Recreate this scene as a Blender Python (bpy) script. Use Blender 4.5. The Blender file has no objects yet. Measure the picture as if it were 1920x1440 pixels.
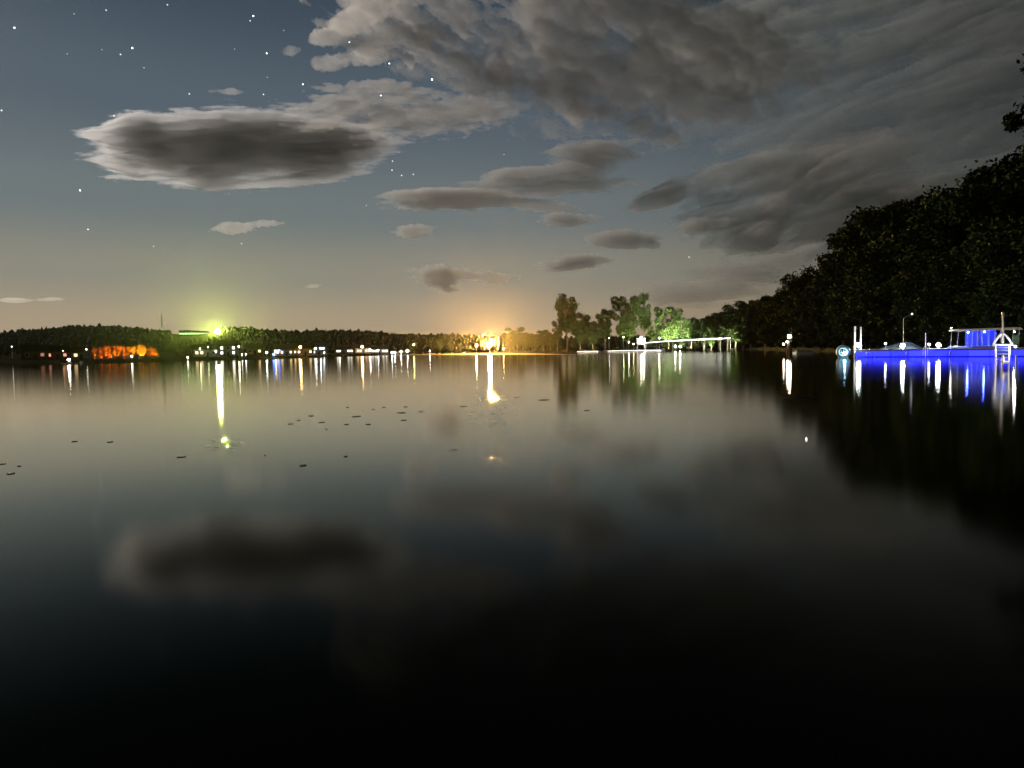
import bpy, math, random
import numpy as np
from mathutils import Vector, Matrix

random.seed(7)
RNG = np.random.default_rng(11)
scene = bpy.context.scene
COL = scene.collection
rad = math.radians

# ------------------------------------------------------------------ camera
FPX = 1250.0                      # focal length in pixels of the 1920 px wide photograph
CAM_H = 2.0
PITCH = math.atan(63.0 / FPX)     # looking slightly down
ROLL = math.atan(0.018)
CAM = Vector((0, 0, CAM_H))
FWD = Vector((0, math.cos(PITCH), -math.sin(PITCH)))
_U0 = Vector((0, math.sin(PITCH), math.cos(PITCH)))
_R0 = Vector((1, 0, 0))
UPV = _U0 * math.cos(ROLL) + _R0 * math.sin(ROLL)
RGT = _R0 * math.cos(ROLL) - _U0 * math.sin(ROLL)
cam_data = bpy.data.cameras.new("camera")
cam = bpy.data.objects.new("camera", cam_data)
COL.objects.link(cam)
cam.matrix_world = Matrix(((RGT.x, UPV.x, -FWD.x, CAM.x), (RGT.y, UPV.y, -FWD.y, CAM.y), (RGT.z, UPV.z, -FWD.z, CAM.z), (0, 0, 0, 1)))
cam_data.sensor_width = 36.0
cam_data.lens = 36.0 * FPX / 1920.0
cam_data.clip_end = 60000.0
scene.camera = cam

def ray(px, py):
    """Unit direction of the line of sight through a photograph pixel (1920 x 1440)."""
    return (FWD + RGT * ((px - 960) / FPX) + UPV * ((720 - py) / FPX)).normalized()

def at(px, py, dist):
    """Point on that line of sight at a horizontal distance."""
    d = ray(px, py)
    return CAM + d * (dist / math.hypot(d.x, d.y))

def hz(px):
    """Row of the true horizon in that column."""
    return 657.0 + (960 - px) * 0.018

def foot(px, dist, z=0.0):
    """Ground point in that column of the photograph at that distance and height."""
    p = at(px, hz(px), dist)
    return Vector((p.x, p.y, z))

def on_water(px, row):
    """Point of the lake surface seen at that pixel."""
    r = ray(px, row)
    return CAM + r * (-CAM_H / r.z)

def upp(dist):
    """Metres per photograph pixel at that distance (near the image centre)."""
    return dist / FPX

# ------------------------------------------------------------------ render settings
scene.render.engine = 'CYCLES'
scene.view_settings.view_transform = 'Standard'
scene.view_settings.look = 'None'
scene.view_settings.exposure = 1.0
scene.view_settings.gamma = 1.0
scene.view_settings.use_curve_mapping = False
cy = scene.cycles
cy.use_denoising = True
cy.max_bounces = 5
cy.diffuse_bounces = 1
cy.glossy_bounces = 2
cy.use_adaptive_sampling = True
cy.adaptive_threshold = 0.02
cy.transmission_bounces = 2
cy.volume_bounces = 1
cy.transparent_max_bounces = 12
cy.sample_clamp_indirect = 6.0
cy.use_light_tree = True

# ------------------------------------------------------------------ night sky
MOON_AZ = -49.0      # degrees from the view axis, left
MOON_EL = 24.0
world = bpy.data.worlds.new("World")
scene.world = world
world.use_nodes = True
wn = world.node_tree.nodes
wl = world.node_tree.links
wn.clear()

def srgb(r, g, b):
    f = lambda c: (c / 255 / 12.92) if c / 255 <= 0.04045 else ((c / 255 + 0.055) / 1.055) ** 2.4
    return (f(r), f(g), f(b))

def build_world():
    out = wn.new('ShaderNodeOutputWorld')
    add = wn.new('ShaderNodeAddShader')
    wl.new(add.outputs[0], out.inputs['Surface'])
    sky = wn.new('ShaderNodeTexSky')
    sky.sky_type = 'NISHITA'
    sky.sun_disc = False
    sky.sun_elevation = rad(-4.0)
    sky.sun_rotation = rad(MOON_AZ)
    bg0 = wn.new('ShaderNodeBackground')
    bg0.inputs['Strength'].default_value = 0.008
    wl.new(sky.outputs[0], bg0.inputs['Color'])
    wl.new(bg0.outputs[0], add.inputs[0])
    tc = wn.new('ShaderNodeTexCoord')
    sp = wn.new('ShaderNodeSeparateXYZ')
    wl.new(tc.outputs['Generated'], sp.inputs[0])
    ramp = wn.new('ShaderNodeValToRGB')
    ramp.color_ramp.interpolation = 'EASE'
    k = 0.54
    stops = [(0.0, (158, 138, 108)), (0.045, (152, 138, 116)), (0.11, (128, 126, 115)), (0.2, (100, 109, 111)),
             (0.32, (78, 90, 100)), (0.46, (57, 70, 82)), (0.62, (22, 32, 42)), (1.0, (8, 14, 20))]
    cr = ramp.color_ramp
    while len(cr.elements) < len(stops):
        cr.elements.new(0.5)
    for e, (p, c) in zip(cr.elements, stops):
        e.position = p
        e.color = (*[v * k for v in srgb(*c)], 1)
    ab = wn.new('ShaderNodeMath'); ab.operation = 'ABSOLUTE'
    wl.new(sp.outputs['Z'], ab.inputs[0])
    wl.new(ab.outputs[0], ramp.inputs[0])
    # the sky is brightest over the lit town and the moon, darkest away from them
    dot = wn.new('ShaderNodeVectorMath'); dot.operation = 'DOT_PRODUCT'
    g = rad(-22)
    dot.inputs[1].default_value = (math.sin(g), math.cos(g), 0)
    wl.new(tc.outputs['Generated'], dot.inputs[0])
    mr = wn.new('ShaderNodeMapRange')
    mr.interpolation_type = 'SMOOTHSTEP'
    mr.inputs['From Min'].default_value = 0.3
    mr.inputs['From Max'].default_value = 0.98
    mr.inputs['To Min'].default_value = 0.06
    mr.inputs['To Max'].default_value = 1.08
    wl.new(dot.outputs['Value'], mr.inputs['Value'])
    bg1 = wn.new('ShaderNodeBackground')
    wl.new(ramp.outputs[0], bg1.inputs['Color'])
    wl.new(mr.outputs[0], bg1.inputs['Strength'])
    wl.new(bg1.outputs[0], add.inputs[1])
build_world()

# the moon, out of the picture to the left, behind the clouds
sun_data = bpy.data.lights.new("moon", 'SUN')
sun_data.energy = 1.0
sun_data.angle = rad(0.5)
sun_data.color = (1.0, 0.86, 0.73)
moon = bpy.data.objects.new("moon", sun_data)
COL.objects.link(moon)
_a, _e = rad(MOON_AZ), rad(MOON_EL)
_md = Vector((math.sin(_a) * math.cos(_e), math.cos(_a) * math.cos(_e), math.sin(_e)))
moon.rotation_euler = (-_md).to_track_quat('-Z', 'Y').to_euler()
moon.location = _md * 50

# ------------------------------------------------------------------ helpers
def tag(o, label=None, cat=None, group=None, kind=None):
    if label: o['label'] = label
    if cat: o['category'] = cat
    if group: o['group'] = group
    if kind: o['kind'] = kind
    return o

def empty(name, loc, label=None, cat=None, group=None, rz=0.0):
    o = bpy.data.objects.new(name, None)
    o.empty_display_size = 0.2
    COL.objects.link(o)
    o.location = loc
    o.rotation_euler = (0, 0, rz)
    return tag(o, label, cat, group)

def mesh_obj(name, verts, faces, mat, parent=None, loc=None, smooth=False):
    me = bpy.data.meshes.new(name)
    me.from_pydata([tuple(v) for v in verts], [], faces)
    if mat is not None:
        me.materials.append(mat)
    if smooth:
        me.shade_smooth()
    o = bpy.data.objects.new(name, me)
    COL.objects.link(o)
    if parent is not None:
        o.parent = parent
    if loc is not None:
        o.location = loc
    return o

def link_mesh(name, me, parent=None, loc=(0, 0, 0), rot=(0, 0, 0), scale=(1, 1, 1)):
    o = bpy.data.objects.new(name, me)
    COL.objects.link(o)
    o.parent = parent
    o.location = loc; o.rotation_euler = rot; o.scale = scale
    return o

class MB:
    """Collects boxes, tubes and lathes; build() links them as one mesh object."""
    def __init__(self):
        self.v = []; self.f = []
    def box(self, c, s, rz=0.0, taper=1.0):
        b = len(self.v)
        ca, sa = math.cos(rz), math.sin(rz)
        for z in (-.5, .5):
            t = 1.0 if z < 0 else taper
            for x, y in ((-.5, -.5), (.5, -.5), (.5, .5), (-.5, .5)):
                X, Y = x * s[0] * t, y * s[1] * t
                self.v.append((c[0] + X * ca - Y * sa, c[1] + X * sa + Y * ca, c[2] + z * s[2]))
        for q in ((0, 3, 2, 1), (4, 5, 6, 7), (0, 1, 5, 4), (1, 2, 6, 5), (2, 3, 7, 6), (3, 0, 4, 7)):
            self.f.append(tuple(b + i for i in q))
        return self
    def tube(self, pts, radii, n=8, cap=True):
        pts = [Vector(p) for p in pts]
        b = len(self.v)
        for i, p in enumerate(pts):
            d = (pts[min(i + 1, len(pts) - 1)] - pts[max(i - 1, 0)]).normalized()
            a = Vector((1, 0, 0)) if abs(d.x) < 0.8 else Vector((0, 1, 0))
            s = d.cross(a).normalized(); t = d.cross(s)
            r = radii[i] if hasattr(radii, '__len__') else radii
            for k in range(n):
                an = 2 * math.pi * k / n
                self.v.append(tuple(p + (s * math.cos(an) + t * math.sin(an)) * r))
        for i in range(len(pts) - 1):
            for k in range(n):
                k2 = (k + 1) % n
                self.f.append((b + i * n + k, b + i * n + k2, b + (i + 1) * n + k2, b + (i + 1) * n + k))
        if cap:
            self.f.append(tuple(b + k for k in range(n)))
            self.f.append(tuple(b + (len(pts) - 1) * n + k for k in reversed(range(n))))
        return self
    def lathe(self, c, prof, n=12):
        """prof: list of (radius, z)."""
        b = len(self.v)
        for r, z in prof:
            for k in range(n):
                an = 2 * math.pi * k / n
                self.v.append((c[0] + r * math.cos(an), c[1] + r * math.sin(an), c[2] + z))
        for i in range(len(prof) - 1):
            for k in range(n):
                k2 = (k + 1) % n
                self.f.append((b + i * n + k, b + i * n + k2, b + (i + 1) * n + k2, b + (i + 1) * n + k))
        self.f.append(tuple(b + k for k in reversed(range(n))))
        self.f.append(tuple(b + (len(prof) - 1) * n + k for k in range(n)))
        return self
    def poly(self, vs, faces):
        b = len(self.v)
        self.v += [tuple(v) for v in vs]
        self.f += [tuple(b + i for i in f) for f in faces]
        return self
    def prism(self, prof, x0, x1):
        """Profile in (y, z) extruded along x."""
        n = len(prof); b = len(self.v)
        for x in (x0, x1):
            self.v += [(x, y, z) for y, z in prof]
        for i in range(n):
            j = (i + 1) % n
            self.f.append((b + i, b + j, b + n + j, b + n + i))
        self.f.append(tuple(b + i for i in reversed(range(n))))
        self.f.append(tuple(b + n + i for i in range(n)))
        return self
    def build(self, name, mat, parent=None, loc=None, smooth=False):
        return mesh_obj(name, self.v, self.f, mat, parent, loc, smooth)

# numpy value noise
_PERM = RNG.random((256, 256))
def vnoise(x, y):
    x = np.asarray(x, float); y = np.asarray(y, float)
    xi = np.floor(x).astype(int); yi = np.floor(y).astype(int)
    fx = x - xi; fy = y - yi
    fx = fx * fx * fx * (fx * (fx * 6 - 15) + 10); fy = fy * fy * fy * (fy * (fy * 6 - 15) + 10)
    a = _PERM[xi % 256, yi % 256]; b = _PERM[(xi + 1) % 256, yi % 256]
    c = _PERM[xi % 256, (yi + 1) % 256]; d = _PERM[(xi + 1) % 256, (yi + 1) % 256]
    return (a * (1 - fx) + b * fx) * (1 - fy) + (c * (1 - fx) + d * fx) * fy
def fbm(x, y, oct=5, gain=0.5):
    s = 0; a = 1.0; t = 0
    x = np.asarray(x, float); y = np.asarray(y, float)
    for i in range(oct):
        s = s + a * vnoise(x + 17.3 * i, y + 9.1 * i); t += a; a *= gain
        x, y = x * 1.93 + y * 0.31, y * 1.93 - x * 0.31
    return s / t          # 0..1

# ------------------------------------------------------------------ materials
def material(name):
    m = bpy.data.materials.new(name)
    m.use_nodes = True
    nt = m.node_tree
    b = nt.nodes['Principled BSDF']
    return m, nt, b

def mat_simple(name, col, rough=0.6, metal=0.0, noise=0.25, scale=3.0, emit=None, estr=0.0):
    m, nt, b = material(name)
    b.inputs['Roughness'].default_value = rough
    if rough >= 0.75: b.inputs['Specular IOR Level'].default_value = 0.03
    b.inputs['Metallic'].default_value = metal
    if noise > 0:
        tc = nt.nodes.new('ShaderNodeTexCoord')
        n = nt.nodes.new('ShaderNodeTexNoise'); n.inputs['Scale'].default_value = scale; n.inputs['Detail'].default_value = 4
        nt.links.new(tc.outputs['Object'], n.inputs['Vector'])
        r = nt.nodes.new('ShaderNodeValToRGB')
        r.color_ramp.elements[0].position = 0.3; r.color_ramp.elements[1].position = 0.7
        r.color_ramp.elements[0].color = (*[c * (1 - noise) for c in col], 1)
        r.color_ramp.elements[1].color = (*[min(1, c * (1 + noise)) for c in col], 1)
        nt.links.new(n.outputs[0], r.inputs[0])
        nt.links.new(r.outputs[0], b.inputs['Base Color'])
    else:
        b.inputs['Base Color'].default_value = (*col, 1)
    if emit:
        b.inputs['Emission Color'].default_value = (*emit, 1)
        b.inputs['Emission Strength'].default_value = estr
    return m

_LM = {}
def mat_lamp(col, strength):
    key = (tuple(col), strength)
    if key not in _LM:
        m, nt, b = material("lamp_glass")
        b.inputs['Base Color'].default_value = (0.8, 0.8, 0.8, 1)
        b.inputs['Emission Color'].default_value = (*col, 1)
        b.inputs['Emission Strength'].default_value = strength
        _LM[key] = m
    return _LM[key]

# ------------------------------------------------------------------ lake
def water_material(name="lake_water", rough=0.10):
    m = bpy.data.materials.new(name); m.use_nodes = True
    nt = m.node_tree; nt.nodes.clear()
    out = nt.nodes.new('ShaderNodeOutputMaterial')
    mix = nt.nodes.new('ShaderNodeMixShader')
    dif = nt.nodes.new('ShaderNodeBsdfDiffuse'); dif.inputs['Color'].default_value = (0.0012, 0.0026, 0.0016, 1)
    gl = nt.nodes.new('ShaderNodeBsdfGlossy'); gl.distribution = 'BECKMANN'; gl.inputs['Color'].default_value = (0.99, 0.97, 0.88, 1)
    gl.inputs['Roughness'].default_value = rough
    fr = nt.nodes.new('ShaderNodeFresnel'); fr.inputs['IOR'].default_value = 1.333
    tc = nt.nodes.new('ShaderNodeTexCoord')
    mp = nt.nodes.new('ShaderNodeMapping'); mp.inputs['Scale'].default_value = (0.05, 0.22, 1)
    nt.links.new(tc.outputs['Object'], mp.inputs[0])
    n = nt.nodes.new('ShaderNodeTexNoise'); n.inputs['Scale'].default_value = 1.0; n.inputs['Detail'].default_value = 4
    nt.links.new(mp.outputs[0], n.inputs['Vector'])
    bp = nt.nodes.new('ShaderNodeBump'); bp.inputs['Strength'].default_value = 0.10; bp.inputs['Distance'].default_value = 0.02
    nt.links.new(n.outputs[0], bp.inputs['Height'])
    nt.links.new(bp.outputs[0], gl.inputs['Normal'])
    mr = nt.nodes.new('ShaderNodeMapRange'); mr.interpolation_type = 'SMOOTHSTEP'   # reflectance reshaped by hand: foreground darkened, far water brightened beyond real Fresnel
    mr.inputs['From Min'].default_value = 0.05; mr.inputs['From Max'].default_value = 0.62
    nt.links.new(fr.outputs[0], mr.inputs['Value'])
    nt.links.new(mr.outputs[0], mix.inputs[0]); nt.links.new(dif.outputs[0], mix.inputs[1]); nt.links.new(gl.outputs[0], mix.inputs[2])
    nt.links.new(mix.outputs[0], out.inputs['Surface'])
    return m
WATER = water_material()
lake = mesh_obj("lake", [(-6000, -300, 0), (6000, -300, 0), (6000, 9000, 0), (-6000, 9000, 0)], [(0, 1, 2, 3)], WATER)
tag(lake, "dark calm lake mirroring the clouds and shore lights", kind='structure')

# ------------------------------------------------------------------ clouds
def mat_cloud(name, dens, g=0.55, col=(0.90, 0.90, 0.91)):
    m = bpy.data.materials.new(name)
    m.use_nodes = True
    nt = m.node_tree; nt.nodes.clear()
    out = nt.nodes.new('ShaderNodeOutputMaterial')
    v = nt.nodes.new('ShaderNodeVolumePrincipled')
    v.inputs['Color'].default_value = (*col, 1)
    v.inputs['Density'].default_value = dens
    v.inputs['Anisotropy'].default_value = g
    nt.links.new(v.outputs[0], out.inputs['Volume'])
    m.cycles.homogeneous_volume = True
    return m

def cloud(label, blobs, dist, tau=4.0, thick=0.35, seed=0, rough=0.45, freq=(60, 26), step=4, profile=1.0, tilt=40, edge=1.0, g=0.58, bumps=0.0, skew=0.0, grad=0.0, col=(0.93, 0.93, 0.93), ang=0.0, fine=0.22, sharp=1.6):
    """A cloud bank: blobs = (x, y, rx, ry, rot_deg, weight) in the photograph give its outline; it is a
    lumpy lens of vapour lying in a tilted sheet at a real distance, thin at the rim."""
    xs = [b[0] for b in blobs]; ys = [b[1] for b in blobs]
    x0 = min(b[0] - b[2] * 1.5 for b in blobs); x1 = max(b[0] + b[2] * 1.5 for b in blobs)
    y0 = min(b[1] - max(b[3], abs(math.sin(rad(b[4]))) * b[2]) * 1.6 for b in blobs)
    y1 = max(b[1] + max(b[3], abs(math.sin(rad(b[4]))) * b[2]) * 1.6 for b in blobs)
    nx = int((x1 - x0) / step) + 1; ny = int((y1 - y0) / step) + 1
    X, Y = np.meshgrid(np.linspace(x0, x1, nx), np.linspace(y0, y1, ny))
    # warp the coordinates so that outlines are torn rather than oval
    o = seed * 31.7
    ca, sa = math.cos(rad(ang)), math.sin(rad(ang))
    XR = X * ca - Y * sa; YR = X * sa + Y * ca
    wx = (fbm(XR / freq[0] + o, YR / freq[1] + o, 6, .55) - 0.5) * freq[0] * 1.3 * rough
    wy = (fbm(XR / freq[0] + o + 50, YR / freq[1] + o + 20, 6, .55) - 0.5) * freq[1] * 1.3 * rough
    m = np.full(X.shape, -9.0)
    for bx, by, rx, ry, rot, w in blobs:
        c, s = math.cos(rad(rot)), math.sin(rad(rot))
        dx = X + wx - bx; dy = Y + wy - by
        u = (dx * c - dy * s) / rx; v = (dx * s + dy * c) / ry
        r = np.sqrt(u * u + v * v)
        m = np.logaddexp(m * 8, (1 - r) * w * 8) / 8
    n1 = fbm(XR / freq[0] * 1.7 + o + 9, YR / freq[1] * 1.7 + o + 3, 7, 0.58) - 0.5
    n2 = fbm(XR / freq[0] * 4 + o + 5 + wx / 20, YR / freq[1] * 5 + o + 7 + wy / 9, 6, 0.6) - 0.5
    m = m + n1 * rough + n2 * fine
    # nothing may touch the rim of the grid
    ex = np.minimum(np.minimum(np.arange(nx), np.arange(nx)[::-1])[None, :] / 6.0, 1.0)
    ey = np.minimum(np.minimum(np.arange(ny), np.arange(ny)[::-1])[:, None] / 6.0, 1.0)
    m = np.where((ex < 1) | (ey < 1), m - 0.6 * (1 - np.minimum(ex, ey)), m)
    m[0, :] = m[-1, :] = -1; m[:, 0] = m[:, -1] = -1
    mm = np.clip(m / edge, 0, None)
    T = np.where(mm > 0, np.tanh(sharp * mm) ** profile, 0)
    if bumps:
        T = T * (1 + bumps * 2.6 * (fbm(XR / freq[0] * 2.2 + o + wx / 60, YR / freq[1] * 2.2 - o + wy / 30, 7, .6) - 0.5))
        T = np.clip(T, 0, None)
    T = T * (1 + grad * np.clip((X - x0) / (x1 - x0), 0, 1))
    cxp, cyp = float(np.mean(xs)), float(np.mean(ys))
    P = at(cxp, cyp, dist)
    dn = ray(cxp, cyp)
    hor = Vector((dn.x, dn.y, 0)).normalized()
    el = math.asin(dn.z)
    a = el + rad(tilt)       # sheet rises away from the camera less steeply than it faces it
    side = Vector((hor.y, -hor.x, 0))
    slope = hor * math.cos(rad(tilt) - el) * 1.0 + Vector((0, 0, math.sin(rad(tilt) - el) * 1.0))
    slope = (hor * math.cos(rad(tilt)) + Vector((0, 0, 1)) * math.sin(rad(tilt) + 0.25)).normalized()
    N = side.cross(slope).normalized()
    if N.dot(dn) > 0: N = -N
    scale_px = dist / FPX
    tm = thick * scale_px * 100.0      # metres of half thickness at mask 1 (thick is in 100 px)
    # rays of the whole grid at once
    D = np.array(FWD)[None, None, :] + np.array(RGT)[None, None, :] * ((X - 960) / FPX)[..., None] + np.array(UPV)[None, None, :] * ((720 - Y) / FPX)[..., None]
    Nn = np.array(N); Pn = np.array(P); Cn = np.array(CAM)
    tt = ((Pn - Cn) @ Nn) / (D @ Nn)
    V = Cn + D * tt[..., None]
    front = V + Nn * (T * tm)[..., None]
    back = V - Nn * (T * tm * (1 + skew))[..., None]
    idf = -np.ones(X.shape, int); idb = -np.ones(X.shape, int)
    inside = m > 0
    quad = inside[:-1, :-1] | inside[1:, :-1] | inside[:-1, 1:] | inside[1:, 1:]
    used = np.zeros(X.shape, bool)
    used[:-1, :-1] |= quad; used[1:, :-1] |= quad; used[:-1, 1:] |= quad; used[1:, 1:] |= quad
    k = int(used.sum())
    idf[used] = np.arange(k); idb[used] = idf[used]
    ins = used & inside
    idb[ins] = k + np.arange(int(ins.sum()))
    verts = np.concatenate([front[used], back[ins]])
    jj, ii = np.nonzero(quad)
    A = idf[jj, ii]; B = idf[jj, ii + 1]; C = idf[jj + 1, ii + 1]; E = idf[jj + 1, ii]
    A2 = idb[jj, ii]; B2 = idb[jj, ii + 1]; C2 = idb[jj + 1, ii + 1]; E2 = idb[jj + 1, ii]
    faces = np.concatenate([np.stack([A, E, C, B], 1), np.stack([A2, B2, C2, E2], 1)])
    Pl = np.array(P)
    me = bpy.data.meshes.new("cloud")
    me.vertices.add(len(verts)); me.vertices.foreach_set("co", (verts - Pl).astype(np.float32).ravel())
    me.loops.add(faces.size); me.loops.foreach_set("vertex_index", faces.astype(np.int32).ravel())
    me.polygons.add(len(faces)); me.polygons.foreach_set("loop_start", np.arange(0, faces.size, 4, dtype=np.int32))
    me.update(calc_edges=True); me.validate()
    cosv = abs(N.dot(dn))
    dens = tau / (2 * tm / max(cosv, 0.2))
    me.materials.append(mat_cloud("cloud_vapour", dens, g, col))
    ob = bpy.data.objects.new("cloud", me)
    COL.objects.link(ob)
    ob.location = P
    tag(ob, label, "cloud", "clouds over the lake")
    return ob


cloud("large dark oval cloud with a glowing pale rim above the left shore",
      [(420, 272, 255, 76, 3, 1.0), (270, 264, 100, 56, -12, 1.0), (590, 282, 165, 54, 5, 1.0), (395, 335, 70, 20, -10, .6), (540, 338, 130, 14, 4, .5), (175, 250, 40, 7, -6, .5), (220, 312, 60, 8, -10, .5)],
      2600, tau=5.4, thick=0.18, seed=1, rough=0.34, freq=(150, 22), profile=1.7, edge=1.0, sharp=2.2, bumps=0.25, fine=.36, step=2, col=(.90, .93, .97), g=.66)
cloud("ragged grey cloud adjoining the large oval one at its upper right",
      [(650, 200, 110, 40, 8, .9), (790, 222, 150, 40, 4, .9), (730, 178, 70, 22, 0, .7), (880, 205, 80, 30, 0, .7)],
      2500, tau=2.0, thick=0.12, seed=2, rough=0.95, freq=(90, 24), bumps=0.9, profile=1.3, fine=.9, step=2)
cloud("broad billowing cloud bank with pale puffs, top middle of the sky",
      [(740, 30, 130, 60, -10, 1.0), (800, 60, 130, 80, -18, 1.0), (930, 120, 190, 66, -32, 1.0), (1100, 165, 160, 60, -30, 1.0), (1180, 210, 90, 40, -30, .9), (1080, 40, 300, 120, 0, 1.1), (1280, 120, 260, 130, 0, 1.1)],
      2000, tau=1.25, thick=0.16, seed=3, rough=1.0, freq=(120, 60), step=3, bumps=1.5, tilt=35, profile=1.3, edge=1.0, ang=-25, fine=.6, grad=0.8)
cloud("chain of pale puffs along the lower edge of the billowing bank",
      [(640, 62, 46, 22, 10, 1.0), (705, 84, 50, 24, -10, 1.0), (760, 112, 44, 18, -20, .9), (790, 66, 46, 26, -20, 1.0), (860, 130, 52, 26, -25, 1.0), (900, 165, 40, 16, -10, .8), (945, 140, 46, 24, -30, 1.0), (1020, 170, 46, 22, -25, 1.0),
       (1085, 196, 40, 22, -20, 1.0), (1140, 208, 34, 20, -10, 1.0), (1195, 240, 34, 14, -20, .9), (1250, 262, 30, 12, -10, .8)],
      1900, tau=1.6, thick=0.14, seed=31, rough=1.1, freq=(60, 30), step=2, bumps=0.7, tilt=35, profile=1.2, edge=1.0, ang=-20, fine=1.1)
cloud("dim banded cloud sheet darkening the upper right corner",
      [(1450, 110, 330, 150, 14, 1.1), (1750, 90, 420, 260, 0, 1.2), (1560, 250, 320, 60, 18, 1.0), (1850, 260, 300, 160, 0, 1.0)],
      2300, tau=1.7, thick=0.16, seed=23, rough=0.9, freq=(260, 50), step=4, bumps=0.95, tilt=35, profile=1.4, edge=1.0, ang=18, fine=.45, grad=-0.35, col=(.84, .92, .95))
cloud("wedge of grey cloud below the bank on the right, narrowing to a pale point",
      [(1230, 365, 75, 24, 16, .9), (1370, 330, 160, 40, 18, 1.0), (1540, 320, 230, 70, 16, 1.0), (1430, 415, 180, 56, 4, 1.0), (1650, 390, 220, 90, 8, 1.0)],
      2900, tau=2.0, thick=0.16, seed=6, rough=0.7, freq=(180, 40), step=3, bumps=1.1, profile=1.4, edge=1.0, grad=1.0, ang=16, fine=.6)
cloud("long grey cloud with a pale nose in the middle of the sky",
      [(850, 372, 152, 23, 2, 1.0), (1010, 385, 95, 8, -6, .9)], 3200, tau=3.2, thick=0.15, seed=4, rough=0.5, freq=(90, 14), step=2, profile=1.4, sharp=2.2, fine=0.5)
cloud("sloping grey cloud resting on the long one",
      [(950, 337, 85, 20, 10, .9), (1085, 305, 125, 42, 17, 1.0), (1060, 350, 130, 16, 4, .7)], 3150, tau=2.6, thick=0.14, seed=5, rough=0.6, freq=(110, 24), step=2, profile=1.3, bumps=.4, fine=0.6)
cloud("small ragged cloud with a thin dark tail low over the bay",
      [(822, 518, 52, 22, 0, 1.0), (905, 518, 62, 8, -4, .9), (830, 538, 22, 9, -20, .7)], 3800, tau=2.8, thick=0.13, seed=7, rough=0.8, freq=(40, 9), step=1.5, profile=1.2, fine=0.8)
cloud("thin slanting wisp of cloud under the large oval one",
      [(440, 428, 44, 11, 4, .9), (490, 419, 44, 6, 8, .8)], 3600, tau=1.8, thick=0.09, seed=8, rough=0.7, freq=(40, 8), step=1.5, fine=0.8)
cloud("tiny oval cloud under the nose of the long cloud",
      [(775, 434, 38, 13, 0, 1.0)], 3500, tau=2.2, thick=0.10, seed=9, rough=0.7, freq=(40, 9), step=1.5, fine=0.8)
cloud("tiny oval cloud under the tail of the long cloud",
      [(1055, 412, 46, 14, 0, 1.0), (1100, 408, 30, 5, 0, .6)], 3500, tau=2.2, thick=0.10, seed=10, rough=0.7, freq=(40, 9), step=1.5, fine=0.8)
cloud("lone spindle shaped cloud above the shore trees",
      [(1075, 493, 72, 15, 7, 1.0)], 3700, tau=3.0, thick=0.12, seed=11, rough=0.55, freq=(60, 11), step=1.5, fine=0.6)
cloud("curled pinkish cloud under the point of the wedge cloud",
      [(1165, 450, 70, 18, 2, 1.0), (1222, 455, 24, 14, -10, .9)], 3400, tau=2.4, thick=0.14, seed=12, rough=0.7, freq=(50, 14), step=1.5, fine=0.7)
cloud("small bright cloud puff before the wedge cloud",
      [(1310, 424, 34, 15, 10, 1.0), (1350, 415, 28, 9, 10, .8)], 2600, tau=2.0, thick=0.12, seed=13, rough=0.7, freq=(40, 14), step=1.5, fine=0.7)
cloud("thin veil of cloud low above the shore trees",
      [(1330, 545, 130, 30, 6, 1.0), (1430, 505, 140, 36, 8, 1.0)], 3900, tau=1.3, thick=0.12, seed=14, rough=0.9, freq=(120, 18), step=3, profile=1.4, bumps=.6, fine=.5)
cloud("small cloud tuft left of the broad bank",
      [(622, 116, 42, 14, 10, 1.0), (690, 104, 45, 14, 8, .8)], 2300, tau=1.6, thick=0.14, seed=15, rough=1.1, freq=(50, 18), step=2, fine=1.0)
cloud("bright billowing cloud edge at the top of the sky",
      [(660, 45, 62, 26, 6, 1.0), (700, 15, 60, 34, 0, 1.0)], 2100, tau=1.8, thick=0.18, seed=16, rough=1.0, freq=(70, 36), step=2, bumps=.4, fine=0.9)
cloud("faint speck of cloud among the stars",
      [(545, 97, 18, 9, 10, 1.0)], 2400, tau=0.7, thick=0.1, seed=17, rough=0.9, freq=(30, 14), step=1.5, fine=0.9)
cloud("short flat wisp over the top of the oval cloud",
      [(430, 171, 30, 6, 0, 1.0)], 2500, tau=0.8, thick=0.07, seed=18, rough=0.9, freq=(40, 8), step=1.5, fine=0.8)
cloud("flat streak of cloud near the left horizon",
      [(30, 563, 50, 5, -3, 1.0), (100, 561, 36, 4, 0, .8)], 4200, tau=1.5, thick=0.06, seed=19, rough=0.5, freq=(50, 6), step=1.5)
cloud("very small streak of cloud above the hill ridge",
      [(587, 537, 19, 4, 6, 1.0)], 4200, tau=1.4, thick=0.05, seed=20, rough=0.4, freq=(30, 6), step=1)

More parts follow.
